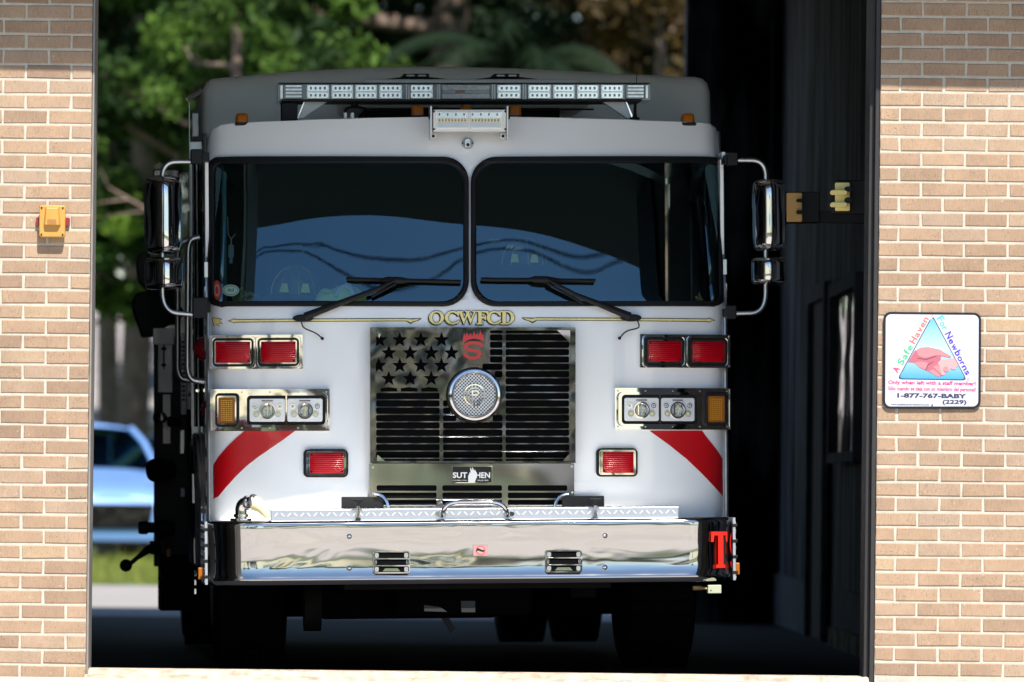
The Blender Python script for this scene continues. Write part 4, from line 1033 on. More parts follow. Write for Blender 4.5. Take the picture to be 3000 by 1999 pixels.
# tread-plate ends of the bumper
def tread(bm, x0, x1, z0, z1, y, du, axis='y'):
    n_ = int(round((x1-x0)/du)); m_ = max(1, int(round((z1-z0)/(du*0.95))))
    for i in range(n_):
        for j in range(m_):
            cx_, cz_ = x0+(i+.5)*(x1-x0)/n_, z0+(j+.5)*(z1-z0)/m_; g = 1 if (i+j) % 2 == 0 else -1
            l2, w2 = du*0.46, du*0.11; ca, sa = math.cos(R(45*g)), math.sin(R(45*g))
            P = [(-l2, 0), (-l2*.5, -w2), (l2*.5, -w2), (l2, 0), (l2*.5, w2), (-l2*.5, w2)]
            Q = [(cx_+a*ca-b*sa, cz_+a*sa+b*ca) for a, b in P]
            if axis == 'y': prism(bm, Q, y-0.0035, y)
            else:
                a_ = [bm.verts.new((y, a, b)) for a, b in Q]; b_ = [bm.verts.new((y+axis*0.0035, a, b)) for a, b in Q]
                bm.faces.new(a_); bm.faces.new(b_[::-1])
                for k in range(6): bm.faces.new((a_[k], b_[k], b_[(k+1) % 6], a_[(k+1) % 6]))
for sx in (-1, 1):
    xe = BC+sx*(BW+0.003); bm = BM(); box(bm, min(xe, xe+sx*0.012), max(xe, xe+sx*0.012), 0.16, 0.75, zb0+0.004, zb1-0.004); tread(bm, 0.16, 0.75, zb0+0.01, zb1-0.01, xe+sx*0.012, 0.04, sx)
    e_ = finish('bumper_end', bm, 'tread', tr, smooth=0)
    for k in range(4):
        bm = BM(); z_ = zb0+0.04+k*(H-0.08)/3; box(bm, xe-0.002 if sx > 0 else xe-0.022, xe+0.022 if sx > 0 else xe+0.002, 0.155, 0.165, z_-0.008, z_+0.008); finish('bolt_head', bm, 'black', e_, bevel=0.003)
    bm = BM(); zc = L(2158, 1666, 0.3)[1] if sx > 0 else L(604, 1680, 0.3)[1]
    x0_, x1_ = (xe+0.012, xe+0.038) if sx > 0 else (xe-0.042, xe-0.012)
    box(bm, x0_, x1_, 0.22, 0.30, zc-0.028, zc+0.028); finish('side_marker', bm, 'amber', e_, bevel=0.004)
# gravel tray top between bumper and cab
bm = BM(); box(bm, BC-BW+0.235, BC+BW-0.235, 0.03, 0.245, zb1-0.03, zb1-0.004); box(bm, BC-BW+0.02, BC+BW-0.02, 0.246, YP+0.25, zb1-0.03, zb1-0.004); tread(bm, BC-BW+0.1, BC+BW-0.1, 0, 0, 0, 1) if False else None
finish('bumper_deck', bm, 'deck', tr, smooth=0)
# tread-plate hose well cover
dx0, dz1 = L(794, 1485, 0.06); dx1, _ = L(1988.5, 1485, 0.06)
bm = BM(); box(bm, dx0, dx1, 0.06, 0.40, zb1-0.003, zb1+0.049); ds = finish('hose_well_cover', bm, 'tread', tr, smooth=0, bevel=0.003)
bm = BM(); tread(bm, dx0+0.008, dx1-0.008, zb1+0.006, zb1+0.046, 0.0595, 0.030)
finish('tread_pattern', bm, 'treadtop', ds, smooth=0)
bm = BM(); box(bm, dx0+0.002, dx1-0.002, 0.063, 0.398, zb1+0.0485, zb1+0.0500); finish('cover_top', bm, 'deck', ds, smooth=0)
bm = BM()
for i in range(40):
    for j in range(6):
        cx_, cy_ = dx0+0.03+i*(dx1-dx0-0.06)/39, 0.10+j*0.045; g = 1 if (i+j) % 2 == 0 else -1; l2, w2 = 0.02, 0.004; ca, sa = math.cos(R(45*g)), math.sin(R(45*g))
        P = [(-l2, 0), (0, -w2), (l2, 0), (0, w2)]; vs = [bm.verts.new((cx_+a*ca-b*sa, cy_+a*sa+b*ca, zb1+0.0502)) for a, b in P]; tpv = bm.verts.new((cx_, cy_, zb1+0.0535))
        for k in range(4): bm.faces.new((vs[k], vs[(k+1) % 4], tpv))
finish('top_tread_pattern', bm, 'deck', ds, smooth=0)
# rubber T latches
for lx in (1050, 1744.5):
    dyy = 0 if lx < 1400 else -1.5
    q = lambda a, b, y=0.03: (L(a, b+dyy, y)[0], y, L(a, b+dyy, y)[1])
    bm = BM()
    prism(bm, [(q(a, b)[0], q(a, b)[2]) for a, b in ((lx-18, 1466), (lx-16, 1462), (lx+16, 1462), (lx+18, 1466), (lx+6, 1471), (lx+5, 1482), (lx-5, 1482), (lx-6, 1471))], 0.02, 0.036)
    lt = finish('latch', bm, 'rubber', ds, bevel=0.003)
    bm = BM(); prism(bm, [(q(a, b)[0], q(a, b)[2]) for a, b in ((lx-4, 1482), (lx+4, 1482), (lx+7, 1517), (lx-7, 1517))], 0.040, 0.056); finish('latch_strap', bm, 'chrome', lt, bevel=0.002)
    bm = BM(); prism(bm, [(q(a, b)[0], q(a, b)[2]) for a, b in ((lx-7, 1518), (lx+7, 1518), (lx+6, 1526), (lx-6, 1526))], 0.030, 0.05); finish('latch_hook', bm, 'rubber', lt, bevel=0.002)
# chrome grab handle
def q3(a, b, y): x, z = L(a, b, y); return (x, y, z)
bm = BM(); tube(bm, bez([(q3(1296, 1510, 0.05), 0), (q3(1296, 1500, 0.0), .03), (q3(1316, 1472, -0.01), 0.05), (q3(1466, 1472, -0.01), 0.05), (q3(1487, 1500, 0.0), .03), (q3(1487, 1510, 0.05), 0)], 8), 0.0115, 12)
gh = finish('grab_handle', bm, 'chrome', ds, smooth=60)
for a in (1292, 1491):
    bm = BM(); prism(bm, [L(*p, 0.055) for p in circ(a, 1506, 17, 20, 9)], 0.050, 0.058); finish('handle_flange', bm, 'chrome', gh, bevel=0.002)
# discharge elbow with pale hose
ex, ez = L(706, 1522, 0.10)
bm = BM(); E = bez([(q3(706, 1524, 0.10), 0), (q3(706, 1474, 0.10), 0.045), (q3(742, 1472, 0.07), 0)], 10)
tube(bm, E, 0.027, 18); el = finish('discharge_elbow', bm, 'chrome', tr, smooth=60)
for (p0, p1, r_) in ((q3(706, 1526, 0.10), q3(706, 1519, 0.10), 0.050), (q3(706, 1516, 0.10), q3(706, 1506, 0.10), 0.034), (q3(720, 1474, 0.087), q3(727, 1473, 0.082), 0.034)):
    bm = BM(); tube(bm, [p0, p1], r_, 20); finish('collar', bm, 'chrome', el, bevel=0.003)
bm = BM(); tube(bm, [q3(738, 1472, 0.072), q3(748, 1471, 0.064)], 0.037, 20); finish('coupling', bm, 'brushed', el, bevel=0.003)
bm = BM(); tube(bm, [q3(744, 1475, 0.066), q3(756, 1479, 0.058), q3(768, 1489, 0.050), q3(778, 1506, 0.045), q3(785, 1520, 0.045)], [0.034, 0.033, 0.028, 0.018, 0.006], 16); finish('hose_end', bm, 'hose', el, smooth=60)
# air fitting under the right of the bumper
bm = BM(); x0_, z0_ = L(2073, 1739, 0.06); x1_, z1_ = L(2112, 1714, 0.06); box(bm, x0_, x1_, 0.04, 0.09, z0_, z1_)
af = finish('air_fitting', bm, mat('khaki_valve', (0.40, 0.42, 0.30), 0.5), tr, bevel=0.003)
bm = BM(); tube(bm, [q3(2072, 1725, 0.065), q3(2066, 1724, 0.065), q3(2062, 1724, 0.065), q3(2058, 1724, 0.065), q3(2050, 1723, 0.065), q3(2030, 1723, 0.065)], [0.006, 0.008, 0.006, 0.008, 0.011, 0.011], 10); finish('hose_nipple', bm, 'brass', af)
bm = BM(); prism(bm, [L(*p, 0.04) for p in circ(2083, 1730, 2, 8)], 0.038, 0.04); finish('port', bm, 'ink', af)

# ---- wipers
def wiper(pv, tip0, tip1, hub, kink, hose):
    off = 0.035
    def S3(px, py, o=off): x, z = LS(px, py, o); return (x, surf(x, z)-o, z)
    bm = BM(); n_ = 9; P = [S3(tip0[0]+(tip1[0]-tip0[0])*i/(n_-1), tip0[1]+(tip1[1]-tip0[1])*i/(n_-1), 0.025) for i in range(n_)]
    tube(bm, P, 0.0095, 8); w_ = finish('wiper', bm, 'black', tr)
    bm = BM(); tube(bm, [S3(hub[0]-50, hub[1]-1, .03), S3(hub[0]-30, hub[1]-1, 0.04), S3(hub[0]+5, hub[1], 0.042), S3(hub[0]+42, hub[1]+1, 0.03)], [0.008, 0.016, 0.017, 0.008], 8); finish('blade_holder', bm, 'black', w_)
    bm = BM(); tube(bm, [S3(hub[0], hub[1]-4, 0.055), S3(*kink, 0.055), S3(pv[0], pv[1]-3, 0.05)], [0.006, 0.010, 0.019], 8); finish('wiper_arm', bm, 'black', w_)
    bm = BM(); tube(bm, [S3(hub[0]+(6 if hub[0] < pv[0] else -6), hub[1]+10, 0.045), S3(pv[0]+(kink[0]-pv[0])*0.9, pv[1]+(kink[1]-pv[1])*0.9+16, 0.035)], [0.006, 0.007], 8); finish('washer_arm', bm, 'black', w_)
    bm = BM(); c_ = S3(pv[0], pv[1], 0.0); 
    prism(bm, [LS(*p) for p in circ(pv[0]+(-6 if pv[0] < 1300 else 2), pv[1]+2, 31, 20, 11)], lambda x, z: surf(x, z)-0.045, lambda x, z: surf(x, z)-0.001); finish('wiper_pivot', bm, 'black', w_, bevel=0.006)
    bm = BM(); tube(bm, bez([(S3(*h, 0.03), 0.05) for h in hose], 5), 0.0032, 8); hs_ = finish('washer_hose', bm, 'rubber', w_)
    bm = BM(); e = S3(*hose[-1], 0.03); lathe(bm, [(0, -.01), (.008, -.006), (.008, .008), (0, .01)], 10, Matrix.Translation(e)); finish('hose_clip', bm, 'rubber', hs_)
wiper((893, 931), (1015, 818), (1350, 826), (1165, 822), (1110, 845), ((883, 944), (888, 962), (925, 975), (944, 992)))
wiper((1845, 930), (1409, 819), (1744, 823), (1598, 820), (1690, 865), ((1868, 941), (1876, 962), (1835, 968), (1815, 991)))
# ---- stickers on the lower left corner of the glass
def gstick(name, m, P, off=0.006, parent=tr): return deck(name, m, [P], off, parent)
s1 = gstick('red_oval_sticker', mat('red_sticker', (0.45, 0.05, 0.03), 0.5), circ(635, 851, 12.5, 24, 29), 0.007)
gstick('sticker_centre', mat('sticker_pale', (0.35, 0.30, 0.28), 0.5), circ(635, 851, 7.5, 24, 18), 0.0078, s1)
gstick('sticker_emblem', mat('sticker_red2', (0.40, 0.03, 0.03), 0.5), circ(635, 851, 4.5, 16, 12), 0.0086, s1)
s2 = gstick('white_oval_sticker', mat('pale_green_sticker', (0.22, 0.36, 0.33), 0.5), circ(676, 851, 24.5, 28, 17), 0.007)
gstick('sticker_ring', 'rubber', circ(676, 851, 21, 28, 13.5), 0.0078, s2); gstick('sticker_inner', mat('pale_green_sticker2', (0.25, 0.40, 0.36), 0.5), circ(676, 851, 19.5, 28, 12), 0.0084, s2)
bm = BM(); text(bm, 'ALS', 676, 850, 20, 9, ONP(0.0095), 0, 0.02); finish('lettering', bm, 'ink', s2, smooth=0)

# ---- roof kit
def pb(name, m, x0, y0, x1, y1, yy, dep, parent, r_=3, bev=0.003):
    bm = BM(); prism(bm, [L(a, b, yy) for a, b in rrect(x0, y0, x1, y1, r_)], yy, yy+dep); return finish(name, bm, m, parent, bevel=bev)
YL = 1.05
lbp = pb('light_bar', 'smoke', 813, 244, 1907, 296, YL+0.01, 0.26, tr, 5)
pb('bar_top', 'ink', 816, 242.5, 1904, 246.5, YL-0.012, 0.28, lbp, 1); pb('bar_base', 'ink', 826, 291, 1880, 297, YL-0.010, 0.27, lbp, 1)
ribbed('clear', 120, 'x', 0.5, 'ribbed_clear_lens')
def module(x0, x1, yy=YL):
    h = pb('lens_module', 'clear', x0, 247.5, x1, 290.5, yy-0.004, 0.012, lbp, 3)
    w_ = (x1-x0)
    for j in (0, 1):
        a0, b0 = (249.5, 268) if j == 0 else (270.5, 288.5)
        g_ = pb('led_row', 'led', x0+3, a0, x1-3, b0, yy-0.008, 0.004, h, 7, 0.0015)
        for i in range(4):
            cx_ = x0+w_*(0.2+0.2*i); pb('led_cell', 'smoke', cx_-3.2, a0+5, cx_+3.2, b0-5, yy-0.010, 0.002, g_, 1.5, 0.0)
C0 = 1360
mods = [(482, 645), (1072, 1238), (1285, 1445), (1458, 1610), (1622, 1775), (1787, 1945)]
for a, b in mods[1:]:
    x0, x1 = 1000+a/2.351, 1000+b/2.351
    module(x0, x1); module(2*C0-x1+5, 2*C0-x0+5)
for a, b in ((435, 480), (650, 690), (1028, 1070), (1240, 1283)):
    pb('bar_divider', 'brushed' if a in (1,) else 'smoke', 1000+a/2.351, 246, 1000+b/2.351, 292, YL-0.014, 0.02, lbp, 2)
    pb('divider_rib', 'brushed', 1000+(a+12)/2.351, 247, 1000+(a+17)/2.351, 291, YL-0.018, 0.004, lbp, 1); pb('divider_rib', 'brushed', 1000+(b-17)/2.351, 247, 1000+(b-12)/2.351, 291, YL-0.018, 0.004, lbp, 1)
ctr = pb('centre_lens', 'ribbed_clear_lens', 1295, 248.5, 1435, 290.5, YL-0.006, 0.012, lbp, 2)
pb('centre_band', 'smoke', 1296, 264, 1434, 275, YL-0.009, 0.003, ctr, 1); pb('centre_glow', 'darkred', 1334, 265, 1362, 273, YL-0.0105, 0.0015, ctr, 1)
for sg_ in (1, -1):
    X = lambda a: C0+sg_*(1000+a/2.351-C0)
    a, b = sorted((X(1958), X(2090))); pb('smoked_end_lens', 'smoke', a, 248, b, 290.5, YL-0.006, 0.012, lbp, 6)
    for k in range(4): pb('end_lens_rib', 'clear', a+6, 250+k*10, b-3, 255.5+k*10, YL-0.0085, 0.003, lbp, 2, 0)
    a, b = sorted((X(2094), X(2116))); pb('end_clip', 'clear', a, 249, b, 290, YL-0.006, 0.012, lbp, 2)
    # triangular foot
    P = [(X(1780), 297), (X(1945), 297), (X(2000), 349), (X(1960), 349)]
    bm = BM(); prism(bm, [L(u_, v_, YL+0.1) for u_, v_ in P], YL+0.05, YL+0.09); ft = finish('bar_foot', bm, 'white', lbp, bevel=0.003)
    P = [(X(1945), 297), (X(1952), 297), (X(2005), 350), (X(1992), 350)]
    bm = BM(); prism(bm, [L(u_, v_, YL+0.1) for u_, v_ in P], YL+0.03, YL+0.049); finish('foot_edge', bm, 'chrome', ft)
# roof air-conditioner tray behind the bar, cables and fans
pb('roof_unit', 'roofpaint', 1062, 231.5, 1702, 262, YL+0.35, 0.75, tr, 12, 0.02)
pb('roof_unit_base', 'roofpaint', 1010, 262, 1727, 316, YL+0.33, 0.75, tr, 14, 0.02)
pb('roof_plinth', 'under', 1070, 316, 1640, 352, YL+0.36, 0.6, tr, 4)
pb('cable_run', 'rubber', 1075, 318, 1740, 323, YL+0.30, 0.02, tr, 2)
for fx in (1219.5, 1484):
    bm = BM(); prism(bm, [L(*p, YL+0.5) for p in ((fx-92, 232), (fx-40, 226), (fx+40, 226), (fx+92, 232))], YL+0.5, YL+0.9); fn_ = finish('roof_vent', bm, 'under', tr)
    pb('vent_cap', 'rubber', fx-38, 216, fx+38, 227, YL+0.55, 0.25, fn_, 3)
    for sx_ in (-1, 1): pb('vent_window', 'smoke', fx+sx_*17-12, 219, fx+sx_*17+12, 224.5, YL+0.545, 0.004, fn_, 2, 0)
bm = BM(); tube(bm, [q3(1039, 300, YL+.1), q3(1039, 313, YL+.1)], 0.018, 10); ca_ = finish('cable_gland', bm, 'black', tr)
bm = BM(); tube(bm, bez([(q3(1012, 335, YL+.08), 0), (q3(1012, 318, YL+.08), 0.03), (q3(1040, 312, YL+.08), 0.03), (q3(1075, 320, YL+.1), 0)], 6), 0.007, 8); finish('cable', bm, 'rubber', ca_)
for a in (1011, 1032):
    bm = BM(); tube(bm, [q3(a, 331, YL+.06), q3(a, 347, YL+.06)], 0.012, 10); finish('cable_socket', bm, 'brushed', ca_)
pb('gps_pod', 'rubber', 824, 301, 872, 354, YL+0.0, 0.09, tr, 4, 0.006)
bm = BM(); tube(bm, [q3(1860, 352, YL+.02), q3(1860, 330, YL+.02), q3(1861, 308, YL+.02), q3(1862, 303, YL+.02), q3(1866, 207, YL+.02)], [0.014, 0.008, 0.007, 0.0022, 0.0018], 8); finish('antenna', bm, 'rubber', tr)
bm = BM(); tube(bm, [q3(1845, 351, YL+.02), q3(1873, 351, YL+.02)], 0.012, 8); finish('antenna_base', bm, 'rubber', tr)
# amber roof markers
for (x0, y0, x1, y1) in ((690, 331, 727, 361), (1205, 308, 1241, 340), (1349, 307, 1381, 330), (1490, 308, 1526, 340), (1996, 331, 2033, 361)):
    yy = 0.90 if x0 > 1000 and x0 < 1900 else 0.93
    bm = BM(); x, z = L((x0+x1)/2, y1+2, yy); r0 = (x1-x0)/2/617
    h0 = (y1-y0)/617
    V = []
    for zz, k in ((z, 1.0), (z+h0*0.7, 0.95), (z+h0*0.94, 0.80), (z+h0, 0.5)): V.append([bm.verts.new((x+a*k, yy+b*k, zz)) for a, b in rrect(-r0, -0.05, r0, 0.05, 0.015)])
    bm.faces.new(V[-1]); bm.faces.new(V[0])
    for A, B in zip(V, V[1:]):
        for i in range(len(A)): bm.faces.new((A[i], A[(i+1) % len(A)], B[(i+1) % len(A)], B[i]))
    am = finish('roof_marker_light', bm, 'amber', tr, smooth=50)
    bm = BM(); box(bm, x-r0*1.15, x+r0*1.15, yy-0.06, yy+0.06, z-0.012, z+0.003); finish('marker_base', bm, 'rubber', am, bevel=0.004)
# flood light on the brow of the cab
yf = 0.60
fl = pb('flood_light', 'white', 1268, 321, 1484, 386, yf, 0.07, tr, 5, 0.006)
pb('lamp_window', 'lamp', 1277.5, 328, 1471.5, 378, yf-0.004, 0.005, fl, 2, 0.001)
for half in (0, 1):
    x0 = 1281+half*97; w_ = 90
    pb('led_bank', 'led', x0, 330, x0+w_, 347, yf-0.007, 0.003, fl, 1, 0)
    pb('led_strip', mat('warm_led_strip', (0.80, 0.72, 0.52), 0.4), x0, 348, x0+w_, 358, yf-0.009, 0.004, fl, 1, 0)
    for i in range(4): pb('led_dot', 'smoke', x0+4+i*24, 332, x0+9+i*24, 339, yf-0.0085, 0.001, fl, 2, 0)
    for i in range(9): pb('led_dot', 'brass', x0+4+i*9.4, 349.5, x0+9+i*9.4, 356.5, yf-0.0100, 0.0008, fl, 2, 0)
    for k in range(3): pb('louvre', 'brushed', x0, 361+k*5.2, x0+w_, 363.5+k*5.2, yf-0.012, 0.006, fl, 0.5, 0)
pb('window_divider', 'white', 1372, 328, 1377, 378, yf-0.010, 0.006, fl, 0.5, 0)
for a, b in ((1271.5, 327), (1480.5, 327), (1271.5, 379), (1480.5, 379)): pb('screw', 'under', a-3, b-3, a+3, b+3, yf-0.002, 0.004, fl, 2.9, 0)
for a in (1263, 1487):
    pb('side_bracket', 'brushed', a-2.5, 311, a+2.5, 408, yf-0.01, 0.12, fl, 1, 0.001)
for a in (1270, 1474):
    pb('bracket_foot', 'white', a-8, 391, a+8, 406, yf+0.04, 0.06, fl, 3, 0.002); pb('bracket_bolt', 'under', a-4, 395, a+4, 403, yf+0.03, 0.012, fl, 3.9, 0.001)
pb('knob', 'black', 1256, 335, 1262, 350, yf+0.02, 0.02, fl, 3); pb('knob', 'black', 1488, 335, 1494, 350, yf+0.02, 0.02, fl, 3)
# small camera below it
cq = lambda off: 0
x, z = LS(1370, 421); y = surf(x, z)
Rt = Matrix.Translation((x, y, z)) @ Matrix.Rotation(R(-15.5), 4, 'X')
bm = BM(); lathe(bm, [(0.029, 0.0), (0.029, -0.004), (0, -0.0045)], 24, Rt); cp = finish('front_camera', bm, mat('pale_blue_disc', (0.45, 0.52, 0.60), 0.4), tr)
bm = BM(); prism(bm, [L(*p, y-0.05) for p in rrect(1361, 406, 1379, 432, (8, 8, 3, 3))], y-0.055, y-0.002); cb_ = finish('camera_body', bm, 'brushed', cp, bevel=0.003)
pb('camera_face', 'white', 1362.5, 417, 1378, 431, y-0.058, 0.003, cb_, 3, 0.001); pb('camera_lens', 'ink', 1366, 419.5, 1376, 429.5, y-0.060, 0.002, cb_, 4.9, 0)
for a in (1355, 1384): pb('screw', 'under', a-2, 418, a+2, 422, y-0.012, 0.01, cp, 1.9, 0)

# ---- mirrors
def mirror(sx):
    y0 = YP+0.10
    if sx < 0:
        arm = [(562, 474), (475, 474), (475, 914), (566, 922)]; H1 = (422, 515, 534, 744); H2 = (424, 753, 537, 848); mts = ((558, 438, 592, 481), (564, 872, 608, 932))
    else:
        arm = [(2158, 470), (2244, 470), (2243, 917), (2154, 919)]; H1 = (2206, 525, 2302, 735); H2 = (2203, 754, 2301, 835); mts = ((2130, 447, 2160, 485), (2128, 895, 2156, 935))
    t = None
    bm = BM(); tube(bm, bez([(q3(arm[0][0], arm[0][1], y0), 0), (q3(*arm[1], y0), 0.075), (q3(*arm[2], y0), 0.10), (q3(*arm[3], y0), 0)], 10), 0.0115, 12)
    t = finish('side_mirror', bm, 'brushed', tr, smooth=60)
    for m_ in mts:
        bm = BM(); prism(bm, [L(*p, y0) for p in rrect(*m_, 4)], y0-0.035, y0+0.05); finish('arm_mount', bm, 'rubber', t, bevel=0.006)
        # bridge to the body
        xm = L((m_[0]+m_[2])/2, (m_[1]+m_[3])/2, y0); 
        bm = BM(); zc = xm[1]; xa2, xb2 = sorted((xm[0], sx*(HW-0.005))); box(bm, xa2, xb2, y0+0.0, y0+0.16, zc-0.02, zc+0.02); finish('mount_bracket', bm, 'rubber', t, bevel=0.003)
    for nm, (a, b, c_, d) in (('mirror_head', H1), ('spot_mirror', H2)):
        x0, z1 = L(a, b, y0); x1, z0 = L(c_, d, y0); w_, h_ = (x1-x0)/2, (z1-z0)/2; cx_, cz_ = (x0+x1)/2, (z0+z1)/2
        bm = BM(); nu, nv = 20, 20; g = []
        big = nm == 'mirror_head'
        for i in range(nu+1):
            row = []
            for j in range(nv+1):
                u_ = -1+2*i/nu; v_ = -1+2*j/nv
                # superellipse outline, bulging to the front with a soft ridge
                f = (1-abs(u_)**(4))**(0.5) if abs(u_) < 1 else 0; 
                zz = cz_+h_*v_*(1-0.10*abs(u_)**4)
                xx = cx_+w_*u_*(1-0.10*abs(v_)**6)
                ridge = 0.055 if big else 0.06
                ur = (u_-0.0); au = abs(ur); dep = (0.075+0.055*(1-(au**1.6 if au > 0 else 0)) if False else 0.095*(1-math.sqrt(au*au+0.10)/1.05))*(1-abs(v_)**(8 if big else 5))**0.5
                row.append(bm.verts.new((xx, y0-0.02-dep, zz)))
            g.append(row)
        for i in range(nu):
            for j in range(nv): bm.faces.new((g[i][j], g[i+1][j], g[i+1][j+1], g[i][j+1]))
        rim = [g[i][0] for i in range(nu+1)]+[g[nu][j] for j in range(1, nv+1)]+[g[i][nv] for i in range(nu-1, -1, -1)]+[g[0][j] for j in range(nv-1, 0, -1)]
        back = [bm.verts.new((v.co.x, y0+0.06, v.co.z)) for v in rim]
        for i in range(len(rim)): bm.faces.new((rim[i], rim[(i+1) % len(rim)], back[(i+1) % len(rim)], back[i]))
        bm.faces.new(back)
        hd = finish(nm, bm, 'chrome', t, smooth=70)
        bm = BM(); box(bm, cx_-w_*0.9, cx_+w_*0.9, y0+0.061, y0+0.066, cz_-h_*0.9, cz_+h_*0.9); finish('mirror_glass', bm, 'lamp', hd, smooth=0)
        # seam down the middle
        bm = BM(); pts = [(cx_-w_*0.02, y0-0.0215-0.108+(0.09*abs(v_)**8 if big else 0.1*abs(v_)**5)*0.9, cz_+h_*v_) for v_ in [-.93+1.86*k/14 for k in range(15)]]
        tube(bm, pts, 0.003, 6); finish('seam', bm, 'rubber', hd)
mirror(-1); mirror(1)
# ---- grab rails by the left-hand doors
for (pts, yy) in ((((585, 695), (551, 703), (549, 1112), (599, 1119)), YP+0.55), (((560, 700), (521, 715), (520, 1108), (562, 1116)), YP+2.0)):
    bm = BM(); tube(bm, bez([(q3(a, b, yy), 0.07) for a, b in pts], 8), 0.0145, 12); finish('grab_rail', bm, 'brushed', tr, smooth=60)
# side marker pods, fender trim
for (a, b, c_, d, yy) in ((563, 985, 600, 1058, YP+0.32), (588, 1165, 622, 1238, YP+0.32)):
    x0, z1 = L(a, b, yy); x1, z0 = L(c_, d, yy); cx_, cz_ = x1, (z0+z1)/2
    bm = BM(); lathe(bm, [(0, -(x1-x0)), ((z1-z0)*.28, -(x1-x0)*.8), ((z1-z0)*.45, -(x1-x0)*.4), ((z1-z0)/2, 0)], 20, Matrix.Translation((cx_, yy, cz_)) @ Matrix.Rotation(R(-90), 4, 'Z')); sp_ = finish('side_warning_light', bm, 'darkred', tr, smooth=60)
    bm = BM(); box(bm, x1-0.001, x1+0.03, yy-0.06, yy+0.06, z0-0.005, z1+0.005); finish('light_base', bm, 'black', sp_, bevel=0.003)
# ---- cab doors, side skin, wheel arches
for sx in (-1, 1):
    for (ya, yb) in ((0.80, 1.75), (2.15, 3.15)):
        bm = BM(); box(bm, sx*HW-0.006 if sx > 0 else sx*HW-0.012, sx*HW+0.012 if sx > 0 else sx*HW+0.006, ya, yb, 0.7, 2.42); d_ = finish('cab_door', bm, 'paint', tr, bevel=0.004)
        bm = BM(); box(bm, sx*(HW+0.0125)-0.002, sx*(HW+0.0125)+0.002, ya+0.10, yb-0.10, 1.52, 2.2); finish('door_window', bm, 'carglass', d_)
        bm = BM(); tube(bm, [(sx*(HW+0.03), yb-0.14, 1.35), (sx*(HW+0.03), yb-0.06, 1.35)], 0.010, 8); finish('door_handle', bm, 'chrome', d_)
    bm = BM(); box(bm, sx*HW-0.008, sx*HW+0.008, 0.5+0.2, 3.3, 2.42, 2.45); finish('drip_rail', bm, 'brushed', tr)
    # fender flare over the front wheel
    bm = BM(); pts = [(sx*(HW+0.02), 2.0+0.64*math.cos(R(a)), 0.50+0.62*math.sin(R(a))) for a in range(0, 181, 12)]; tube(bm, pts, 0.035, 10); finish('fender_trim', bm, 'chrome', tr, smooth=60)
# chassis, underbody
for sx in (-1, 1):
    bm = BM(); box(bm, min(sx*0.55, sx*1.2), max(sx*0.55, sx*1.2), 2.75, 2.77, 0.22, 0.70); finish('blocker_flap', bm, 'void', tr, smooth=0)  # added black flaps that hide the sunlit yard behind the front wheels
bm = BM(); box(bm, -1.2, 1.2, 3.3, 6.2, 0.24, 0.66); box(bm, -1.2, 1.2, 8.0, 9.3, 0.26, 0.66); box(bm, -1.22, 1.22, 6.2, 8.0, 0.45, 0.66); finish('blocker_box', bm, 'void', tr, smooth=0)  # added black boxes closing the bright gaps under the body
bm = BM(); box(bm, -HW+0.02, HW-0.02, 0.36, 3.28, 0.60, 0.66); finish('cab_floor', bm, 'under', tr)
bm = BM(); box(bm, -0.62, 0.62, 0.15, 9.0, 0.40, 0.72); box(bm, -1.15, 1.15, 0.10, 0.5, 0.44, 0.66); ch_ = finish('chassis', bm, 'under', tr, smooth=0)
bm = BM(); x, z = L(1475, 1813, 0.6); box(bm, L(940, 1800, 0.6)[0], L(1475, 1800, 0.6)[0], 0.9, 2.6, L(1200, 1813, 0.9)[1], 0.5); box(bm, -0.35, 0.30, 0.7, 2.4, 0.26, 0.45); finish('engine_pan', bm, 'void', tr, bevel=0.03)
bm = BM(); tube(bm, [(-1.0, 2.0, 0.48), (1.0, 2.0, 0.48)], 0.09, 12); box(bm, -0.62, -0.5, 0.9, 3.0, 0.34, 0.45); box(bm, 0.5, 0.62, 0.9, 3.0, 0.34, 0.45); finish('front_axle', bm, 'under', tr)
bm = BM(); prism(bm, [L(*p, 0.5) for p in (Z(8, 690, 1128), Z(8, 740, 1120), Z(8, 786, 1196), Z(8, 752, 1231))], 0.5, 0.51); finish('dangling_strap', bm, 'rubber', tr)
MAT['dimplate'] = mat('dim_data_plate', (0.009, 0.009, 0.008), 0.6)
for P in ([(1242, 1773), (1290, 1779), (1310, 1793), (1243, 1791)], [(1350, 1761), (1392, 1761), (1392, 1794), (1352, 1794)]):
    bm = BM(); prism(bm, [L(*p, 0.1) for p in P], 0.095, 0.099); finish('data_plate', bm, 'dimplate', ch_)
bm = BM(); tube(bm, [q3(890, 1775, .8), q3(940, 1775, .8)], 0.12, 20); finish('air_tank', bm, 'under', tr)
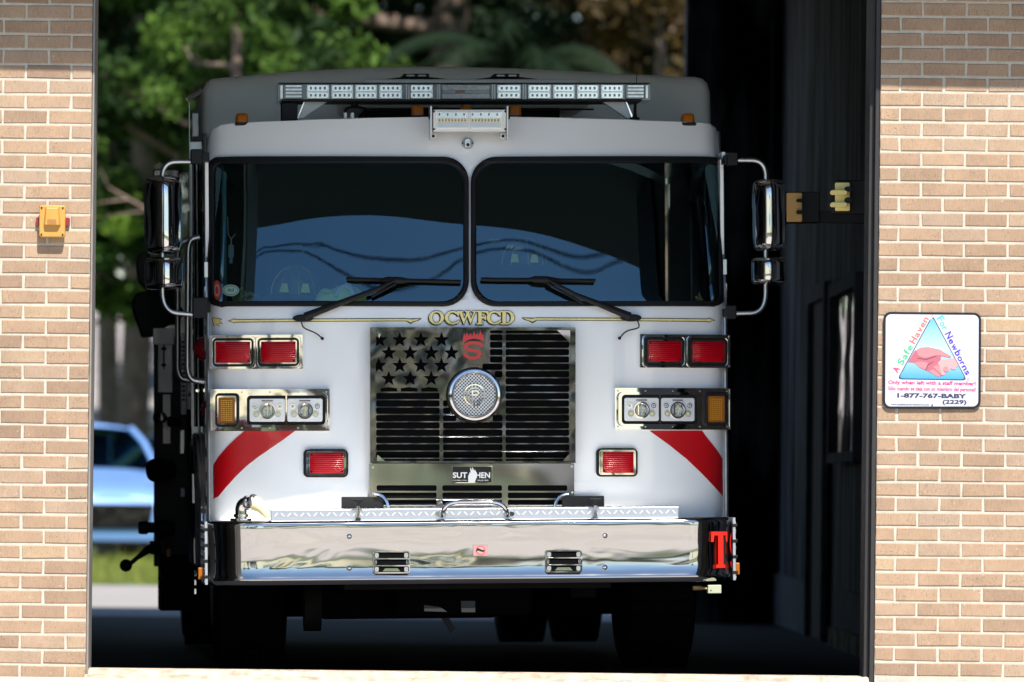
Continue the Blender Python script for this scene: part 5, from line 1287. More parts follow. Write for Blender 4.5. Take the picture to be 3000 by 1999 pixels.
def wheel(x, y, sx, w_=0.32, nm='wheel'):
    Mx = Matrix.Translation((x, y, 0.50)) @ Matrix.Rotation(R(90), 4, 'Z')
    bm = BM(); lathe(bm, [(0.29, -w_/2+.02), (0.36, -w_/2), (0.47, -w_/2+0.01), (0.515, -w_/2+0.05), (0.525, 0), (0.515, w_/2-0.05), (0.47, w_/2-0.01), (0.36, w_/2), (0.29, w_/2-.02)], 48, Mx)
    t = finish(nm, bm, 'tyre', tr, smooth=40)
    bm = BM()
    for k in range(44):
        a = 2*math.pi*k/44
        for (o1, o2) in ((-w_*0.42, -w_*0.14), (-w_*0.1, w_*0.1), (w_*0.14, w_*0.42)):
            m4 = Mx @ Matrix.Rotation(a, 4, 'Y'); box(bm, 0.515, 0.532, o1, o2, -0.028, 0.028, m4)
    finish('tread_blocks', bm, 'tyre', t, smooth=0)
    g = -sx
    bm = BM(); lathe(bm, [(0.0, g*(w_*0.5-0.02)), (0.10, g*(w_*0.5-0.02)), (0.12, g*(w_*.5-.08)), (0.24, g*(w_*.5-.10)), (0.285, g*(w_/2-0.02)), (0.30, g*(w_/2))], 32, Mx); finish('rim', bm, 'brushed', t)
for sx in (-1, 1):
    wheel(sx*1.00, 2.0, sx, 0.36); wheel(sx*1.06, 7.1, sx, 0.29); wheel(sx*0.75, 7.1, sx, 0.29)
# ---- pump body behind the cab with its side panel gear
bm = BM(); box(bm, -1.24, 1.24, 3.95, 9.4, 0.62, 1.62); box(bm, -1.18, 1.18, 3.4, 3.9, 0.62, 1.75); body = finish('pump_body', bm, 'under', tr, smooth=0, bevel=0.01)
bm = BM(); box(bm, -1.22, 1.22, 4.5, 9.4, 1.66, 2.35); finish('hose_bed', bm, 'roofpaint', body, bevel=0.01)
def sidebox(name, m, x0, y0, x1, y1, yy, dep, par=body, r_=2, bev=0.004):
    return pb(name, m, x0, y0, x1, y1, yy, dep, par, r_, bev)
# seen left of the cab: panels, caps and gauges standing off the pump panel
sidebox('pump_panel', 'ink', 452, 985, 600, 1660, 4.1, 0.15, r_=2)
sidebox('panel_strip', 'pumpwhite', 463, 992, 505, 1150, 4.07, 0.025); sidebox('panel_slot', 'ink', 478, 1006, 482, 1082, 4.05, 0.016); sidebox('panel_slot', 'ink', 473, 1018, 487, 1026, 4.045, 0.018); sidebox('panel_slot', 'ink', 473, 1066, 487, 1074, 4.045, 0.018)
sidebox('panel_strip', 'pumpwhite', 477, 1156, 500, 1300, 4.07, 0.02); sidebox('panel_strip', 'pumpwhite', 449, 962, 510, 1010, 4.04, 0.02); sidebox('panel_strip', 'pumpwhite', 530, 975, 546, 1215, 4.05, 0.03)
for k in range(14): sidebox('vent_slot', 'under', 533, 1000+k*13, 543, 1005+k*13, 4.035, 0.012)
sidebox('panel_strip', 'pumpwhite', 548, 990, 562, 1200, 3.9, 0.03); sidebox('panel_strip', 'brushed', 527, 1260, 541, 1330, 4.0, 0.03); sidebox('panel_strip', 'pumpwhite', 530, 1431, 542, 1457, 4.0, 0.03)
def cap(nm, m, a, b, r0, yy, len_, ang=-70, par=body):
    x, z = L(a, b, yy); bm = BM(); rr = r0/570
    lathe(bm, [(0, -len_), (rr*.9, -len_), (rr, -len_*.85), (rr, -len_*.55), (rr*.8, -len_*.5), (rr*.8, 0)], 20, Matrix.Translation((x, yy, z)) @ Matrix.Rotation(R(ang), 4, 'Z')); return finish(nm, bm, m, par, smooth=40)
cap('intake_cap', 'rubber', 500, 1378, 36, 3.9, 0.12, -55); cap('intake_cap', 'rubber', 484, 1224, 15, 3.9, 0.06); cap('intake_cap', 'rubber', 526, 1236, 17, 3.7, 0.06); cap('discharge_cap', 'rubber', 462, 1546, 20, 3.9, 0.10, -85)
cap('discharge_cap', 'rubber', 505, 1550, 28, 3.8, 0.08)
bm = BM(); x, z = L(486, 1224, 3.8); lathe(bm, [(0, -.02), (.02, -.016), (.028, 0)], 14, Matrix.Translation((x-.02, 3.8, z))); finish('panel_lamp', bm, 'darkred', body)
bm = BM(); tube(bm, [q3(458, 1608, 3.9), q3(434, 1610, 3.85), q3(402, 1635, 3.8), q3(384, 1650, 3.8)], [0.035, 0.022, 0.012, 0.012], 10); lv = finish('valve_lever', bm, 'rubber', body)
x, z = L(369, 1657, 3.8); bm = BM(); bmesh.ops.create_uvsphere(bm, u_segments=20, v_segments=14, radius=0.033, matrix=Matrix.Translation((x, 3.8, z))); finish('lever_knob', bm, 'rubber', lv, smooth=80)
sidebox('valve_block', 'black', 440, 1585, 486, 1625, 3.95, 0.1)
for yy_ in (1690, 1717): sidebox('step_bolt', 'rubber', 463, yy_, 480, yy_+8, 3.95, 0.05)
sidebox('side_step', 'under', 470, 1625, 560, 1790, 4.0, 0.6)
sidebox('side_marker', 'amber', 487, 1608, 500, 1632, 3.85, 0.03)
for k in range(3): sidebox('hinge_knuckle', 'chrome', 568, 1672+k*26, 576, 1690+k*26, 1.3, 0.03)
# dark hard-suction tray bracket and hanging gear outboard of the body (left of the mirror)
bm = BM(); prism(bm, [L(*Z(4, *p), 5.0) for p in ((935, 250), (955, 190), (990, 165), (1040, 200), (1040, 460), (1000, 430), (950, 370))], 4.9, 5.1); finish('suction_tray', bm, mat('brown_tray', (0.035, 0.025, 0.022), 0.5), body, bevel=0.01)
bm = BM(); prism(bm, [L(*Z(4, *p), 4.8) for p in ((905, 520), (925, 470), (965, 440), (1010, 450), (1060, 480), (1200, 480), (1280, 600), (1180, 660), (1060, 750), (975, 760), (955, 690), (920, 600))], 4.7, 4.95); finish('suction_hose_end', bm, 'rubber', body, bevel=0.012)
bm = BM(); prism(bm, [L(*Z(4, *p), 5.0) for p in ((1005, 300), (1250, 300), (1250, 660), (1020, 680))], 5.1, 5.3); finish('equipment_box', bm, 'ink', body, bevel=0.01)
bm = BM(); prism(bm, [L(*p, 4.9) for p in rrect(447, 496, 527, 540, 10)], 4.85, 4.95); finish('side_beacon', bm, 'darkred', body, bevel=0.01)
bm = BM(); prism(bm, [L(*p, 2.6) for p in rrect(536, 285, 592, 960, 3)], 2.6, 2.62) if False else box(bm, -1.26, -1.20, 2.4, 2.46, 0.8, 2.6)
finish('side_pillar', bm, 'brushed', tr)
# column of door frames between mirror and cab, shade put in as black strips
for (x0, x1, yy, m_) in ((554, 563, 2.2, 'void'), (563, 580, 1.95, 'void'), (556, 560, 2.1, 'brushed'), (567, 572, 1.85, 'brushed'), (578, 590, 1.7, 'void'), (590, 606, 1.3, 'void')):
    bm = BM(); a_ = L(x0, 300 if yy > 2 else 440, yy); b_ = L(x1, 1250, yy); prism(bm, [(a_[0], b_[1]), (b_[0], b_[1]), (b_[0], a_[1]), (a_[0], a_[1])], yy, yy+0.03); finish('door_frame', bm, m_, tr, bevel=0.002)
for k in range(10):
    zt_ = 440+k*60; bm = BM(); a_ = L(564, zt_, 1.88); b_ = L(566.5, zt_+44, 1.88); box(bm, a_[0], b_[0], 1.87, 1.89, b_[1], a_[1]); finish('door_hinge', bm, 'under', tr)
bm = BM(); a_ = L(559, 275, 2.3); b_ = L(592, 262, 2.3)
tube(bm, [q3(548, 292, 2.3), q3(560, 284, 2.3), q3(580, 274, 2.3), q3(592, 262, 2.3)], 0.012, 6); finish('roof_gutter', bm, 'chrome', tr)
bm = BM(); box(bm, *sorted((L(562, 340, 2.25)[0], L(580, 340, 2.25)[0])), 2.2, 2.25, L(570, 400, 2.2)[1], L(570, 332, 2.2)[1]); finish('vent_cover', bm, 'pumpwhite', tr, bevel=0.004)

# ---- inside the cab
bm = BM(); box(bm, -1.12, 1.12, 1.05, 1.6, 0.9, ZB-0.03); dsh = finish('dashboard', bm, 'interior', tr, bevel=0.03)
bm = BM(); box(bm, -1.2, 1.2, 3.2, 3.28, 0.7, 2.60); finish('cab_bulkhead', bm, 'interior', tr)
for sx in (-1, 1):
    x0, z1 = L(622 if sx < 0 else 2060, 500, 0.9); x1, z0 = L(664 if sx < 0 else 2104, 880, 0.9)
    bm = BM(); prism(bm, [L(*p, 0.95) for p in ((((624, 500), (662, 505), (664, 895), (630, 895)) if sx < 0 else ((2064, 480), (2106, 480), (2108, 895), (2068, 895))))], 0.93, 0.97); finish('inner_pillar', bm, 'pillar', tr)
    bm = BM(); box(bm, sx*0.65-0.25, sx*0.65+0.25, 2.0, 2.15, 1.2, 2.0); box(bm, sx*0.65-0.25, sx*0.65+0.25, 1.6, 2.1, 1.1, 1.2); finish('cab_seat', bm, 'seat', tr, bevel=0.04)
bm = BM(); a0 = [(0.55+0.22*math.cos(t*math.pi/12), 1.30+0.10*math.sin(t*math.pi/12), 1.42+0.20*math.sin(t*math.pi/12)) for t in range(25)]; tube(bm, a0, 0.014, 8, False); finish('steering_wheel', bm, 'rubber', tr)

# ---- loose things in the cab (rest on the dash or hang: things of their own)
def TW(x, y, z): return TR_M @ Vector((x, y, z))
def helmet(label, px_, py_, yy, sc, shell, gl=True):
    x, z = L(px_, py_, yy); p = TW(x, yy, z)
    t = thing('fire_helmet', label, 'fire helmet', p, 'fire helmets on the dashboard')
    bm = BM(); lathe(bm, [(0.165*sc, 0), (0.17*sc, 0.008), (0.115*sc, 0.022), (0.112*sc, 0.05), (0.10*sc, 0.09), (0.07*sc, 0.13), (0.03*sc, 0.15), (0, 0.153*sc)], 28, Matrix.Rotation(R(90), 4, 'X'))
    finish('shell', bm, shell, t, smooth=50)
    for k in range(4):
        a = R(45*k+10); pts = [(0.116*sc*math.cos(u_)*math.cos(a), 0.116*sc*math.cos(u_)*math.sin(a), 0.02+0.14*sc*math.sin(u_)) for u_ in [R(v) for v in range(0, 181, 15)]]
        bm = BM(); tube(bm, pts, 0.005, 6); finish('crown_rib', bm, 'brass', t)
    for sx_ in (-1, 1):
        bm = BM(); prism(bm, [((sx_*0.05+a_)*sc, 0.03+b_*sc) for a_, b_ in ((-0.022, 0), (0.022, 0), (0.014, 0.042), (-0.012, 0.042))], -0.128*sc, -0.118*sc); finish('reflective_patch', bm, 'limeglow', t)
    return t
MAT['helmetshell'] = mat('dull_yellow_helmet', (0.10, 0.12, 0.05), 0.6, var=(20, 0.3)); MAT['helmetblack'] = mat('black_helmet', (0.012, 0.013, 0.016), 0.5)
helmet('dull yellow fire helmet with ribs and two lime patches on the left of the dashboard', 865, 878, 0.88, 1.0, 'helmetshell')
helmet('black fire helmet with lime patches behind the right windscreen', 1535, 790, 1.5, 0.95, 'helmetblack')
x, z = L(1000, 886, 0.72); p = TW(x, 0.72, z)
vt = thing('safety_vest', 'crumpled lime hi-vis vest lying on the dashboard under the left wiper', 'safety vest', p)
rv = random.Random(3); bm = BM(); N1, N2 = 26, 14; g = []
for i in range(N1+1):
    row = []
    for j in range(N2+1):
        u_ = -1+2*i/N1; v_ = -1+2*j/N2; e = max(0, 1-u_*u_)*max(0, 1-v_*v_)
        row.append(bm.verts.new((0.125*u_, 0.09*v_, 0.085*e**0.5*(0.75+0.35*math.sin(7*u_+3*v_)*math.cos(5*v_+2*u_))+0.004)))
    g.append(row)
for i in range(N1):
    for j in range(N2): bm.faces.new((g[i][j], g[i+1][j], g[i+1][j+1], g[i][j+1]))
finish('cloth', bm, 'lime', vt, smooth=50)
bm = BM(); pts = [(0.02+0.05*u_, -0.085+0.05*(1-abs(u_)), 0.02+0.055*(1-u_*u_)) for u_ in [-1+2*k/10 for k in range(11)]]; tube(bm, pts, 0.012, 6); finish('grey_band', bm, 'pumpwhite', vt)
x, z = L(677, 735, 0.80); p = TW(x, 0.80, z)
kf = thing('key_tag', 'pale key tag hanging on a white cord inside the left windscreen corner', 'key tag', p)
MAT['tagc'] = mat('pale_teal_tag', (0.25, 0.42, 0.45), 0.5)
bm = BM(); prism(bm, rrect(-0.013, -0.035, 0.013, 0.03, 0.010), -0.003, 0.003); prism(bm, rrect(-0.007, -0.06, 0.007, -0.036, 0.003), -0.003, 0.003); finish('tag', bm, 'tagc', kf)
bm = BM(); tube(bm, [(0, 0, 0.03), (0.0, 0, 0.055), (-0.015, 0, 0.08), (-0.018, 0, 0.16)], 0.0022, 6); tube(bm, [(0, 0, 0.055), (0.02, 0, 0.08)], 0.0022, 6); finish('cord', bm, 'white', kf)
x, z = L(700, 890, 0.86); p = TW(x, 0.86, z)
jk = thing('work_glove', 'lime work glove slumped at the left end of the dashboard', 'glove', p)
bm = BM()
pl = [((-0.03, 0, 0.02), 0.028), ((0.0, 0, 0.035), 0.032), ((0.035, 0, 0.035), 0.028)]
tube(bm, [a for a, b in pl], [b for a, b in pl], 12)
for k, (dy, ln) in enumerate(((-0.022, 0.05), (-0.007, 0.06), (0.008, 0.055), (0.022, 0.042))): tube(bm, [(0.03, dy, 0.035), (0.055, dy, 0.05), (0.055+ln*0.6, dy*1.3, 0.035)], [0.010, 0.009, 0.006], 8)
tube(bm, [(-0.01, -0.02, 0.04), (0.005, -0.045, 0.06), (0.02, -0.05, 0.075)], [0.012, 0.010, 0.007], 8)
finish('glove_skin', bm, mat('olive_glove', (0.22, 0.34, 0.10), 0.8), jk, smooth=60)
# ================================================================ BEYOND THE BAY
def leaf_mat(name, a, b, tr_=0.3):
    m = bpy.data.materials.new(name); m.use_nodes = True; n = m.node_tree.nodes; l = m.node_tree.links; p = n['Principled BSDF']
    at = n.new('ShaderNodeAttribute'); at.attribute_name = 'tone'; cr = n.new('ShaderNodeValToRGB'); e = cr.color_ramp.elements
    e[0].color = (*a, 1); e[1].color = (*b, 1); l.new(at.outputs['Fac'], cr.inputs[0]); l.new(cr.outputs[0], p.inputs['Base Color'])
    p.inputs['Roughness'].default_value = 0.65; p.inputs['Specular IOR Level'].default_value = 0.2
    tl = n.new('ShaderNodeBsdfTranslucent'); l.new(cr.outputs[0], tl.inputs[0]); mx = n.new('ShaderNodeMixShader'); mx.inputs[0].default_value = tr_
    l.new(p.outputs[0], mx.inputs[1]); l.new(tl.outputs[0], mx.inputs[2]); l.new(mx.outputs[0], n['Material Output'].inputs[0]); return m
MAT['leafA'] = leaf_mat('oak_leaves', (0.005, 0.016, 0.005), (0.055, 0.12, 0.018))
MAT['leafB'] = leaf_mat('shade_dark_leaves', (0.006, 0.016, 0.005), (0.022, 0.045, 0.010), 0.15)  # colour kept dark to stand in for shade in the rear crowns
MAT['leafC'] = leaf_mat('yellow_green_leaves', (0.012, 0.032, 0.006), (0.10, 0.19, 0.026))
MAT['leafD2'] = leaf_mat('fresh_leaves', (0.03, 0.08, 0.01), (0.22, 0.36, 0.04))
MAT['leafD'] = leaf_mat('rusty_leaves', (0.025, 0.018, 0.006), (0.13, 0.08, 0.014), 0.2)
def crown_mesh(name, m, clumps, per, size, seed, spread=0.38):
    rg = np.random.default_rng(seed); C = []; Tn = []
    for (cx, cy, cz, r_) in clumps:
        d = rg.normal(size=(per, 3)); d /= np.linalg.norm(d, axis=1)[:, None]
        q = d*(r_*(rg.random(per)**0.45))[:, None]*np.array([1, 1, 0.75]); C.append(q+np.array([cx, cy, cz])); Tn.append(np.clip(rg.normal(0.30, 0.30)+rg.normal(0, 0.12, per), 0, 1))
    C = np.concatenate(C); Tn = np.concatenate(Tn); N = len(C)
    a = rg.normal(size=(N, 3)); a /= np.linalg.norm(a, axis=1)[:, None]
    up = rg.normal(size=(N, 3))+np.array([0, 0, 0.9]); b = np.cross(a, up); b /= np.linalg.norm(b, axis=1)[:, None]
    s_ = size*(0.6+0.8*rg.random(N))[:, None]
    V = np.stack([C-a*s_, C+b*s_*0.45, C+a*s_, C-b*s_*0.45], 1).reshape(-1, 3)
    F = np.arange(N*4).reshape(-1, 4)
    me = bpy.data.meshes.new(name); me.from_pydata(V.tolist(), [], F.tolist()); me.materials.append(MAT[m])
    at = me.attributes.new('tone', 'FLOAT', 'FACE'); at.data.foreach_set('value', Tn.astype(np.float32)); me.update(); return me
def tree(label, x, y, h, cr, m, seed, per=260, ncl=60, size=0.09, tr0=0.28, base=0.35, lean_=0.0, clr=1.6, nm='broadleaf_tree', group='trees behind the station'):
    rv = random.Random(seed); t = thing(nm, label, 'tree', (x, y, -0.05), group)
    bm = BM(); H0 = h*base
    top_ = Vector((lean_*h, 0, h*0.8))
    pts = [Vector((0, 0, -0.1)), Vector((0.02*rv.uniform(-1, 1), 0, 0.3)), Vector((lean_*h*0.4+rv.uniform(-.15, .15), rv.uniform(-.1, .1), H0)), Vector((lean_*h*0.7+rv.uniform(-.3, .3), 0, h*0.55)), top_]
    tube(bm, pts, [tr0*1.5, tr0*1.1, tr0*0.85, tr0*0.5, tr0*0.12], 12)
    cl = []
    for k in range(11):
        a = k*2.4+rv.random(); z0 = H0+(h*0.75-H0)*k/11; L_ = cr*(1.0-0.5*k/11)*rv.uniform(.7, 1.05)
        p0 = Vector((lean_*z0, 0, z0)); p2 = p0+Vector((math.cos(a)*L_, math.sin(a)*L_, L_*0.35)); p1 = p0.lerp(p2, .5)+Vector((rv.uniform(-.2, .2), rv.uniform(-.2, .2), -0.12*L_))
        r0 = tr0*0.42*(1-0.5*k/11); tube(bm, [p0, p1, p2], [r0, r0*0.6, r0*0.15], 7); cl.append(p2)
        for q in range(3): 
            e = p1.lerp(p2, .3+.3*q)+Vector((rv.uniform(-1, 1), rv.uniform(-1, 1), rv.uniform(-.3, .8)))*L_*0.35; tube(bm, [p1.lerp(p2, .2+.25*q), e], [r0*.35, r0*.08], 5); cl.append(e)
    finish('trunk', bm, 'trunk', t, smooth=70)
    C = [(p.x, p.y, p.z, rv.uniform(.35, .8)*cr*0.30) for p in cl]
    while len(C) < ncl:
        a = rv.uniform(0, 6.28); u_ = rv.uniform(-.9, 1); rr_ = math.sqrt(max(0, 1-u_*u_))*rv.uniform(.35, 1.0)
        zc = h*0.62+u_*h*0.38
        if zc < clr: continue
        C.append((lean_*zc+math.cos(a)*rr_*cr, math.sin(a)*rr_*cr, zc, rv.uniform(.4, 1.0)*cr*0.28))
    me = crown_mesh('crown', m, C, per, size, seed); o = bpy.data.objects.new('crown', me); COL.objects.link(o); o.parent = t
    return t
def XD(px, py, d): p = WP(px, py, d-28); return p.x, p.z
# hanging branch close behind the bay, leaves still readable
tree('small bright leaved tree whose branches hang just behind the truck roof', XD(690, 900, 61)[0], 33.0, 8.8, 1.7, 'leafC', 11, per=120, ncl=34, size=0.07, tr0=0.10, clr=4.9)
tree('tall oak with thick forked trunk behind the parked car', XD(372, 1000, 80)[0], 53, 16, 4.5, 'leafA', 12, per=330, ncl=120, size=0.085, tr0=0.20, lean_=0.02, clr=3.2)
tree('second trunk leaning beside the thick oak near the house', XD(315, 1000, 84)[0], 57.5, 12, 4.0, 'leafA', 13, per=300, ncl=80, size=0.09, tr0=0.15, lean_=-0.035, clr=3.4)
tree('dense dark tree filling the view above the truck', 0.0, 49, 17, 5.4, 'leafB', 14, per=380, ncl=150, size=0.11, clr=2.0)
tree('yellow green tree crown behind the light bar', -2.6, 45, 9.5, 2.2, 'leafC', 15, per=380, ncl=100, size=0.10, clr=2.6)
tree('rust tinged tree at the right edge of the rear opening', 2.5, 43, 9.5, 2.4, 'leafD', 16, per=240, ncl=55, size=0.08, tr0=0.14, clr=3.6)
tree('dark evergreen right of centre behind the bay', 3.4, 50, 17, 5.0, 'leafB', 17, per=380, ncl=140, size=0.11, clr=1.2)
tree('dark tree far behind the oak on the left', -6.5, 70, 14, 5.2, 'leafB', 18, per=380, ncl=110, size=0.13, clr=3.9)
tree('broad dark tree closing the view behind the yellow green one', 1.9, 76, 15, 6.2, 'leafB', 19, per=420, ncl=130, size=0.15, clr=1.0)
tree('broad dark tree closing the view on the right', 7.0, 74, 15, 6.0, 'leafB', 20, per=420, ncl=120, size=0.15, clr=1.0)
tree('low bright green tree behind the left mirror of the truck', XD(315, 900, 73)[0]-0.3, 45.5, 5.6, 1.5, 'leafD2', 21, per=260, ncl=40, size=0.06, tr0=0.06, base=0.5, clr=3.05)
# palm
pt = thing('palm_tree', 'palm with drooping dark fronds above the truck roof', 'palm tree', (0.9, 41.5, -1.1), 'trees behind the station')
bm = BM(); tube(bm, [(0, 0, -.1), (.03, 0, 2), (.0, 0, 4.4), (.02, 0, 6.6)], [.22, .17, .15, .17], 12); MAT['palmbark'] = mat('dark_palm_bark', (0.05, 0.042, 0.036), 0.95, bump=(9, 1, .03)); finish('trunk', bm, 'palmbark', pt, smooth=60)
rv = random.Random(5)
for k in range(24):
    a = k*2.399; el_ = rv.uniform(-0.5, 1.0); Lr = rv.uniform(1.5, 2.0); bm = BM(); P = []
    for q in range(9):
        t_ = q/8; P.append(Vector((math.cos(a)*Lr*t_*math.cos(el_*.6), math.sin(a)*Lr*t_*math.cos(el_*.6), 6.6+Lr*math.sin(el_)*t_-1.3*t_*t_)))
    tube(bm, P, [0.02]*8+[0.006], 5)
    for q in range(1, 9):
        for s_ in range(5):
            p = P[q-1].lerp(P[q], s_/5); d = (P[q]-P[q-1]).normalized(); sd = d.cross(Vector((0, 0, 1))).normalized()
            for g in (-1, 1):
                e = p+sd*g*0.38*math.sin(math.pi*(0.15+0.8*q/9))+d*0.22+Vector((0, 0, -0.18)); w_ = d*0.022
                vs = [bm.verts.new(v) for v in (p-w_, p+w_, e)]; bm.faces.new(vs)
    finish('frond', bm, 'leafB', pt, smooth=0)
# grass bank in front of the parked car
bm = BM(); N = 60
g0 = [[bm.verts.new((-9+18*i/N, 31.6+9*j/12, -0.105+0.16*min(1, j/4)+random.uniform(-.012, .012))) for j in range(13)] for i in range(N+1)]
for i in range(N):
    for j in range(12): bm.faces.new((g0[i][j], g0[i+1][j], g0[i+1][j+1], g0[i][j+1]))
structure(finish('lawn', bm, 'turf', smooth=60))
rg = np.random.default_rng(4); N = 15000
X = rg.uniform(-7.5, 6.5, N); Y = 31.7+rg.random(N)**1.3*4.5; Zb = -0.1+0.16*np.minimum(1, (Y-31.6)/3.0)
hh = rg.uniform(.05, .16, N)*(1+0.8*(rg.random(N) > .93)); an = rg.uniform(0, 6.28, N); lx = rg.normal(0, .04, N); w_ = 0.008
V = np.stack([np.stack([X-np.cos(an)*w_, Y-np.sin(an)*w_, Zb], 1), np.stack([X+np.cos(an)*w_, Y+np.sin(an)*w_, Zb], 1), np.stack([X+lx, Y+lx*.5, Zb+hh], 1)], 1).reshape(-1, 3)
me = bpy.data.meshes.new('grass'); me.from_pydata(V.tolist(), [], np.arange(N*3).reshape(-1, 3).tolist())
MAT['blade'] = leaf_mat('grass_blades', (0.09, 0.15, 0.02), (0.32, 0.32, 0.07), 0.3); me.materials.append(MAT['blade'])
at = me.attributes.new('tone', 'FLOAT', 'FACE'); at.data.foreach_set('value', rg.random(N).astype(np.float32)); me.update()
go = bpy.data.objects.new('grass', me); COL.objects.link(go); go['kind'] = 'stuff'; go['label'] = 'ragged sunlit grass along the edge of the rear yard'; go['category'] = 'grass'

# ---------------------------------------------------------------- parked car, nose towards the bay
MAT['carblue'] = mat('silver_blue_car_paint', (0.17, 0.32, 0.66), 0.3, 0.1, coat=0.6)
MAT['carwhite'] = mat('white_car_paint', (0.75, 0.77, 0.8), 0.3, coat=1.0)
def car(label, x, y, z, rz, paint, grp):
    t = thing('parked_car', label, 'car', (x, y, z), grp, rz)
    # cross-sections along y: (y, half-width, z_low, z_belt, z_top, half-width at top)
    S = [(0.00, .60, .30, .62, .66, .50), (0.05, .74, .20, .66, .70, .62), (0.22, .84, .18, .72, .76, .72), (0.7, .89, .18, .78, .86, .74), (1.25, .90, .18, .84, .95, .74), (1.35, .90, .18, .86, .98, .72),
         (2.05, .90, .18, .90, .98, .72), (3.6, .90, .18, .92, 1.0, .72), (4.5, .86, .22, .86, .96, .70), (4.72, .74, .30, .75, .88, .60)]
    bm = BM(); rows = []
    for (yy, hw, z0, zb, zt, ht) in S:
        pr = [(-hw*.92, z0), (-hw, z0+.16), (-hw, zb-.12), (-hw*.97, zb), (-ht, zt-.02), (-ht*.5, zt+.015), (0, zt+.02), (ht*.5, zt+.015), (ht, zt-.02), (hw*.97, zb), (hw, zb-.12), (hw, z0+.16), (hw*.92, z0)]
        rows.append([bm.verts.new((a, yy, b)) for a, b in pr])
    for A, B in zip(rows, rows[1:]):
        for k in range(len(A)): bm.faces.new((A[k], A[(k+1) % len(A)], B[(k+1) % len(A)], B[k]))
    bm.faces.new(rows[0]); bm.faces.new(rows[-1][::-1]); finish('body', bm, paint, t, smooth=50)
    # cabin: roof skin with glass below
    bm = BM(); P = [(1.30, .72, .96), (1.75, .64, 1.26), (2.15, .56, 1.42), (2.9, .56, 1.45), (3.5, .57, 1.38), (4.3, .66, 1.0)]
    rows = [[bm.verts.new((s_*h_, yy, zz)) for s_, zz in ((-1, z_), (-.5, z_+.03), (0, z_+.04), (.5, z_+.03), (1, z_))] for yy, h_, z_ in P]
    for A, B in list(zip(rows, rows[1:]))[2:4]:
        for k in range(4): bm.faces.new((A[k], A[k+1], B[k+1], B[k]))
    rf = finish('roof', bm, paint, t, smooth=60, solid=0.03)
    def gl(name, idx):
        bm = BM(); rr = [[bm.verts.new((s_*P[i][1], P[i][0], zz)) for s_, zz in ((-1, P[i][2]), (-.5, P[i][2]+.03), (0, P[i][2]+.04), (.5, P[i][2]+.03), (1, P[i][2]))] for i in idx]
        for A, B in zip(rr, rr[1:]):
            for k in range(4): bm.faces.new((A[k], A[k+1], B[k+1], B[k]))
        return finish(name, bm, 'carglass', t, smooth=60)
    gl('windscreen', (0, 1, 2)); gl('rear_window', (4, 5))
    for s_ in (-1, 1):
        bm = BM(); lo = [(1.30, .74, .95), (4.3, .70, .98)]; up = P
        vs = [bm.verts.new((s_*(h_+.01), yy, z_)) for yy, h_, z_ in P]+[bm.verts.new((s_*.74, 4.2, .95)), bm.verts.new((s_*.76, 1.5, .93))]
        bm.faces.new(vs); finish('side_window', bm, 'carglass', t, smooth=0)
        bm = BM(); tube(bm, [(s_*h_, yy, z_+0.01) for yy, h_, z_ in P[:3]], 0.035, 8); finish('windscreen_pillar', bm, paint, t, smooth=60)
        bm = BM(); prism(bm, [(s_*.46, .60), (s_*.50, .52), (s_*.72, .56), (s_*.80, .68), (s_*.74, .70)], lambda x_, z_: 0.02+0.14*max(0, abs(x_)-.5)/.3-.03, lambda x_, z_: 0.4); finish('headlight', bm, 'lamp', t, bevel=.01)
        bm = BM(); tube(bm, [(s_*.88, 1.55, .98), (s_*1.0, 1.5, 1.0)], 0.05, 8); finish('door_mirror', bm, paint, t)
        for yy in (0.95, 3.75):
            Mx = Matrix.Translation((s_*.80, yy, .33)) @ Matrix.Rotation(R(90), 4, 'Z'); bm = BM(); lathe(bm, [(0, -.1), (.2, -.1), (.22, -.11), (.31, -.10), (.33, -.06), (.33, .06), (.31, .10), (.22, .11), (.2, .1), (0, .1)], 28, Mx); w__ = finish('wheel', bm, 'tyre', t, smooth=40)
            bm = BM(); lathe(bm, [(0, -.112*s_), (.19, -.112*s_), (.2, -.1*s_)], 20, Mx); finish('rim', bm, 'brushed', w__)
    # wide dark grille with slats
    bm = BM(); G_ = [(-.47, .60), (.47, .60), (.44, .42), (.34, .33), (-.34, .33), (-.44, .42)]; prism(bm, G_, -0.03, 0.2); gr = finish('grille', bm, 'void', t, bevel=.01)
    for k in range(6):
        z_ = .36+k*.042; hw = .44 if z_ > .42 else .36; bm = BM(); box(bm, -hw, hw, -0.045, -0.03, z_, z_+.008); finish('grille_slat', bm, 'grillesteel', gr, smooth=0)
    bm = BM(); box(bm, -.62, .62, 0.03, 0.3, .14, .2); finish('bumper_lip', bm, 'under', t, bevel=.02)
    bm = BM(); box(bm, -.7, .7, 1.5, 4.1, .5, .95); finish('cabin_interior', bm, 'seat', t)
    return t
x, z = XD(330, 1600, 67.5)
car('silver blue sedan with wide dark grille parked on the grass behind the bay', x-0.02, 39.5, 0.05, R(12), 'carblue', 'cars parked behind the station')
x2, z2 = XD(520, 1400, 80)
car('white car mostly hidden behind the blue sedan and the truck', x2-.2, 52.0, 0.05, R(8), 'carwhite', 'cars parked behind the station')

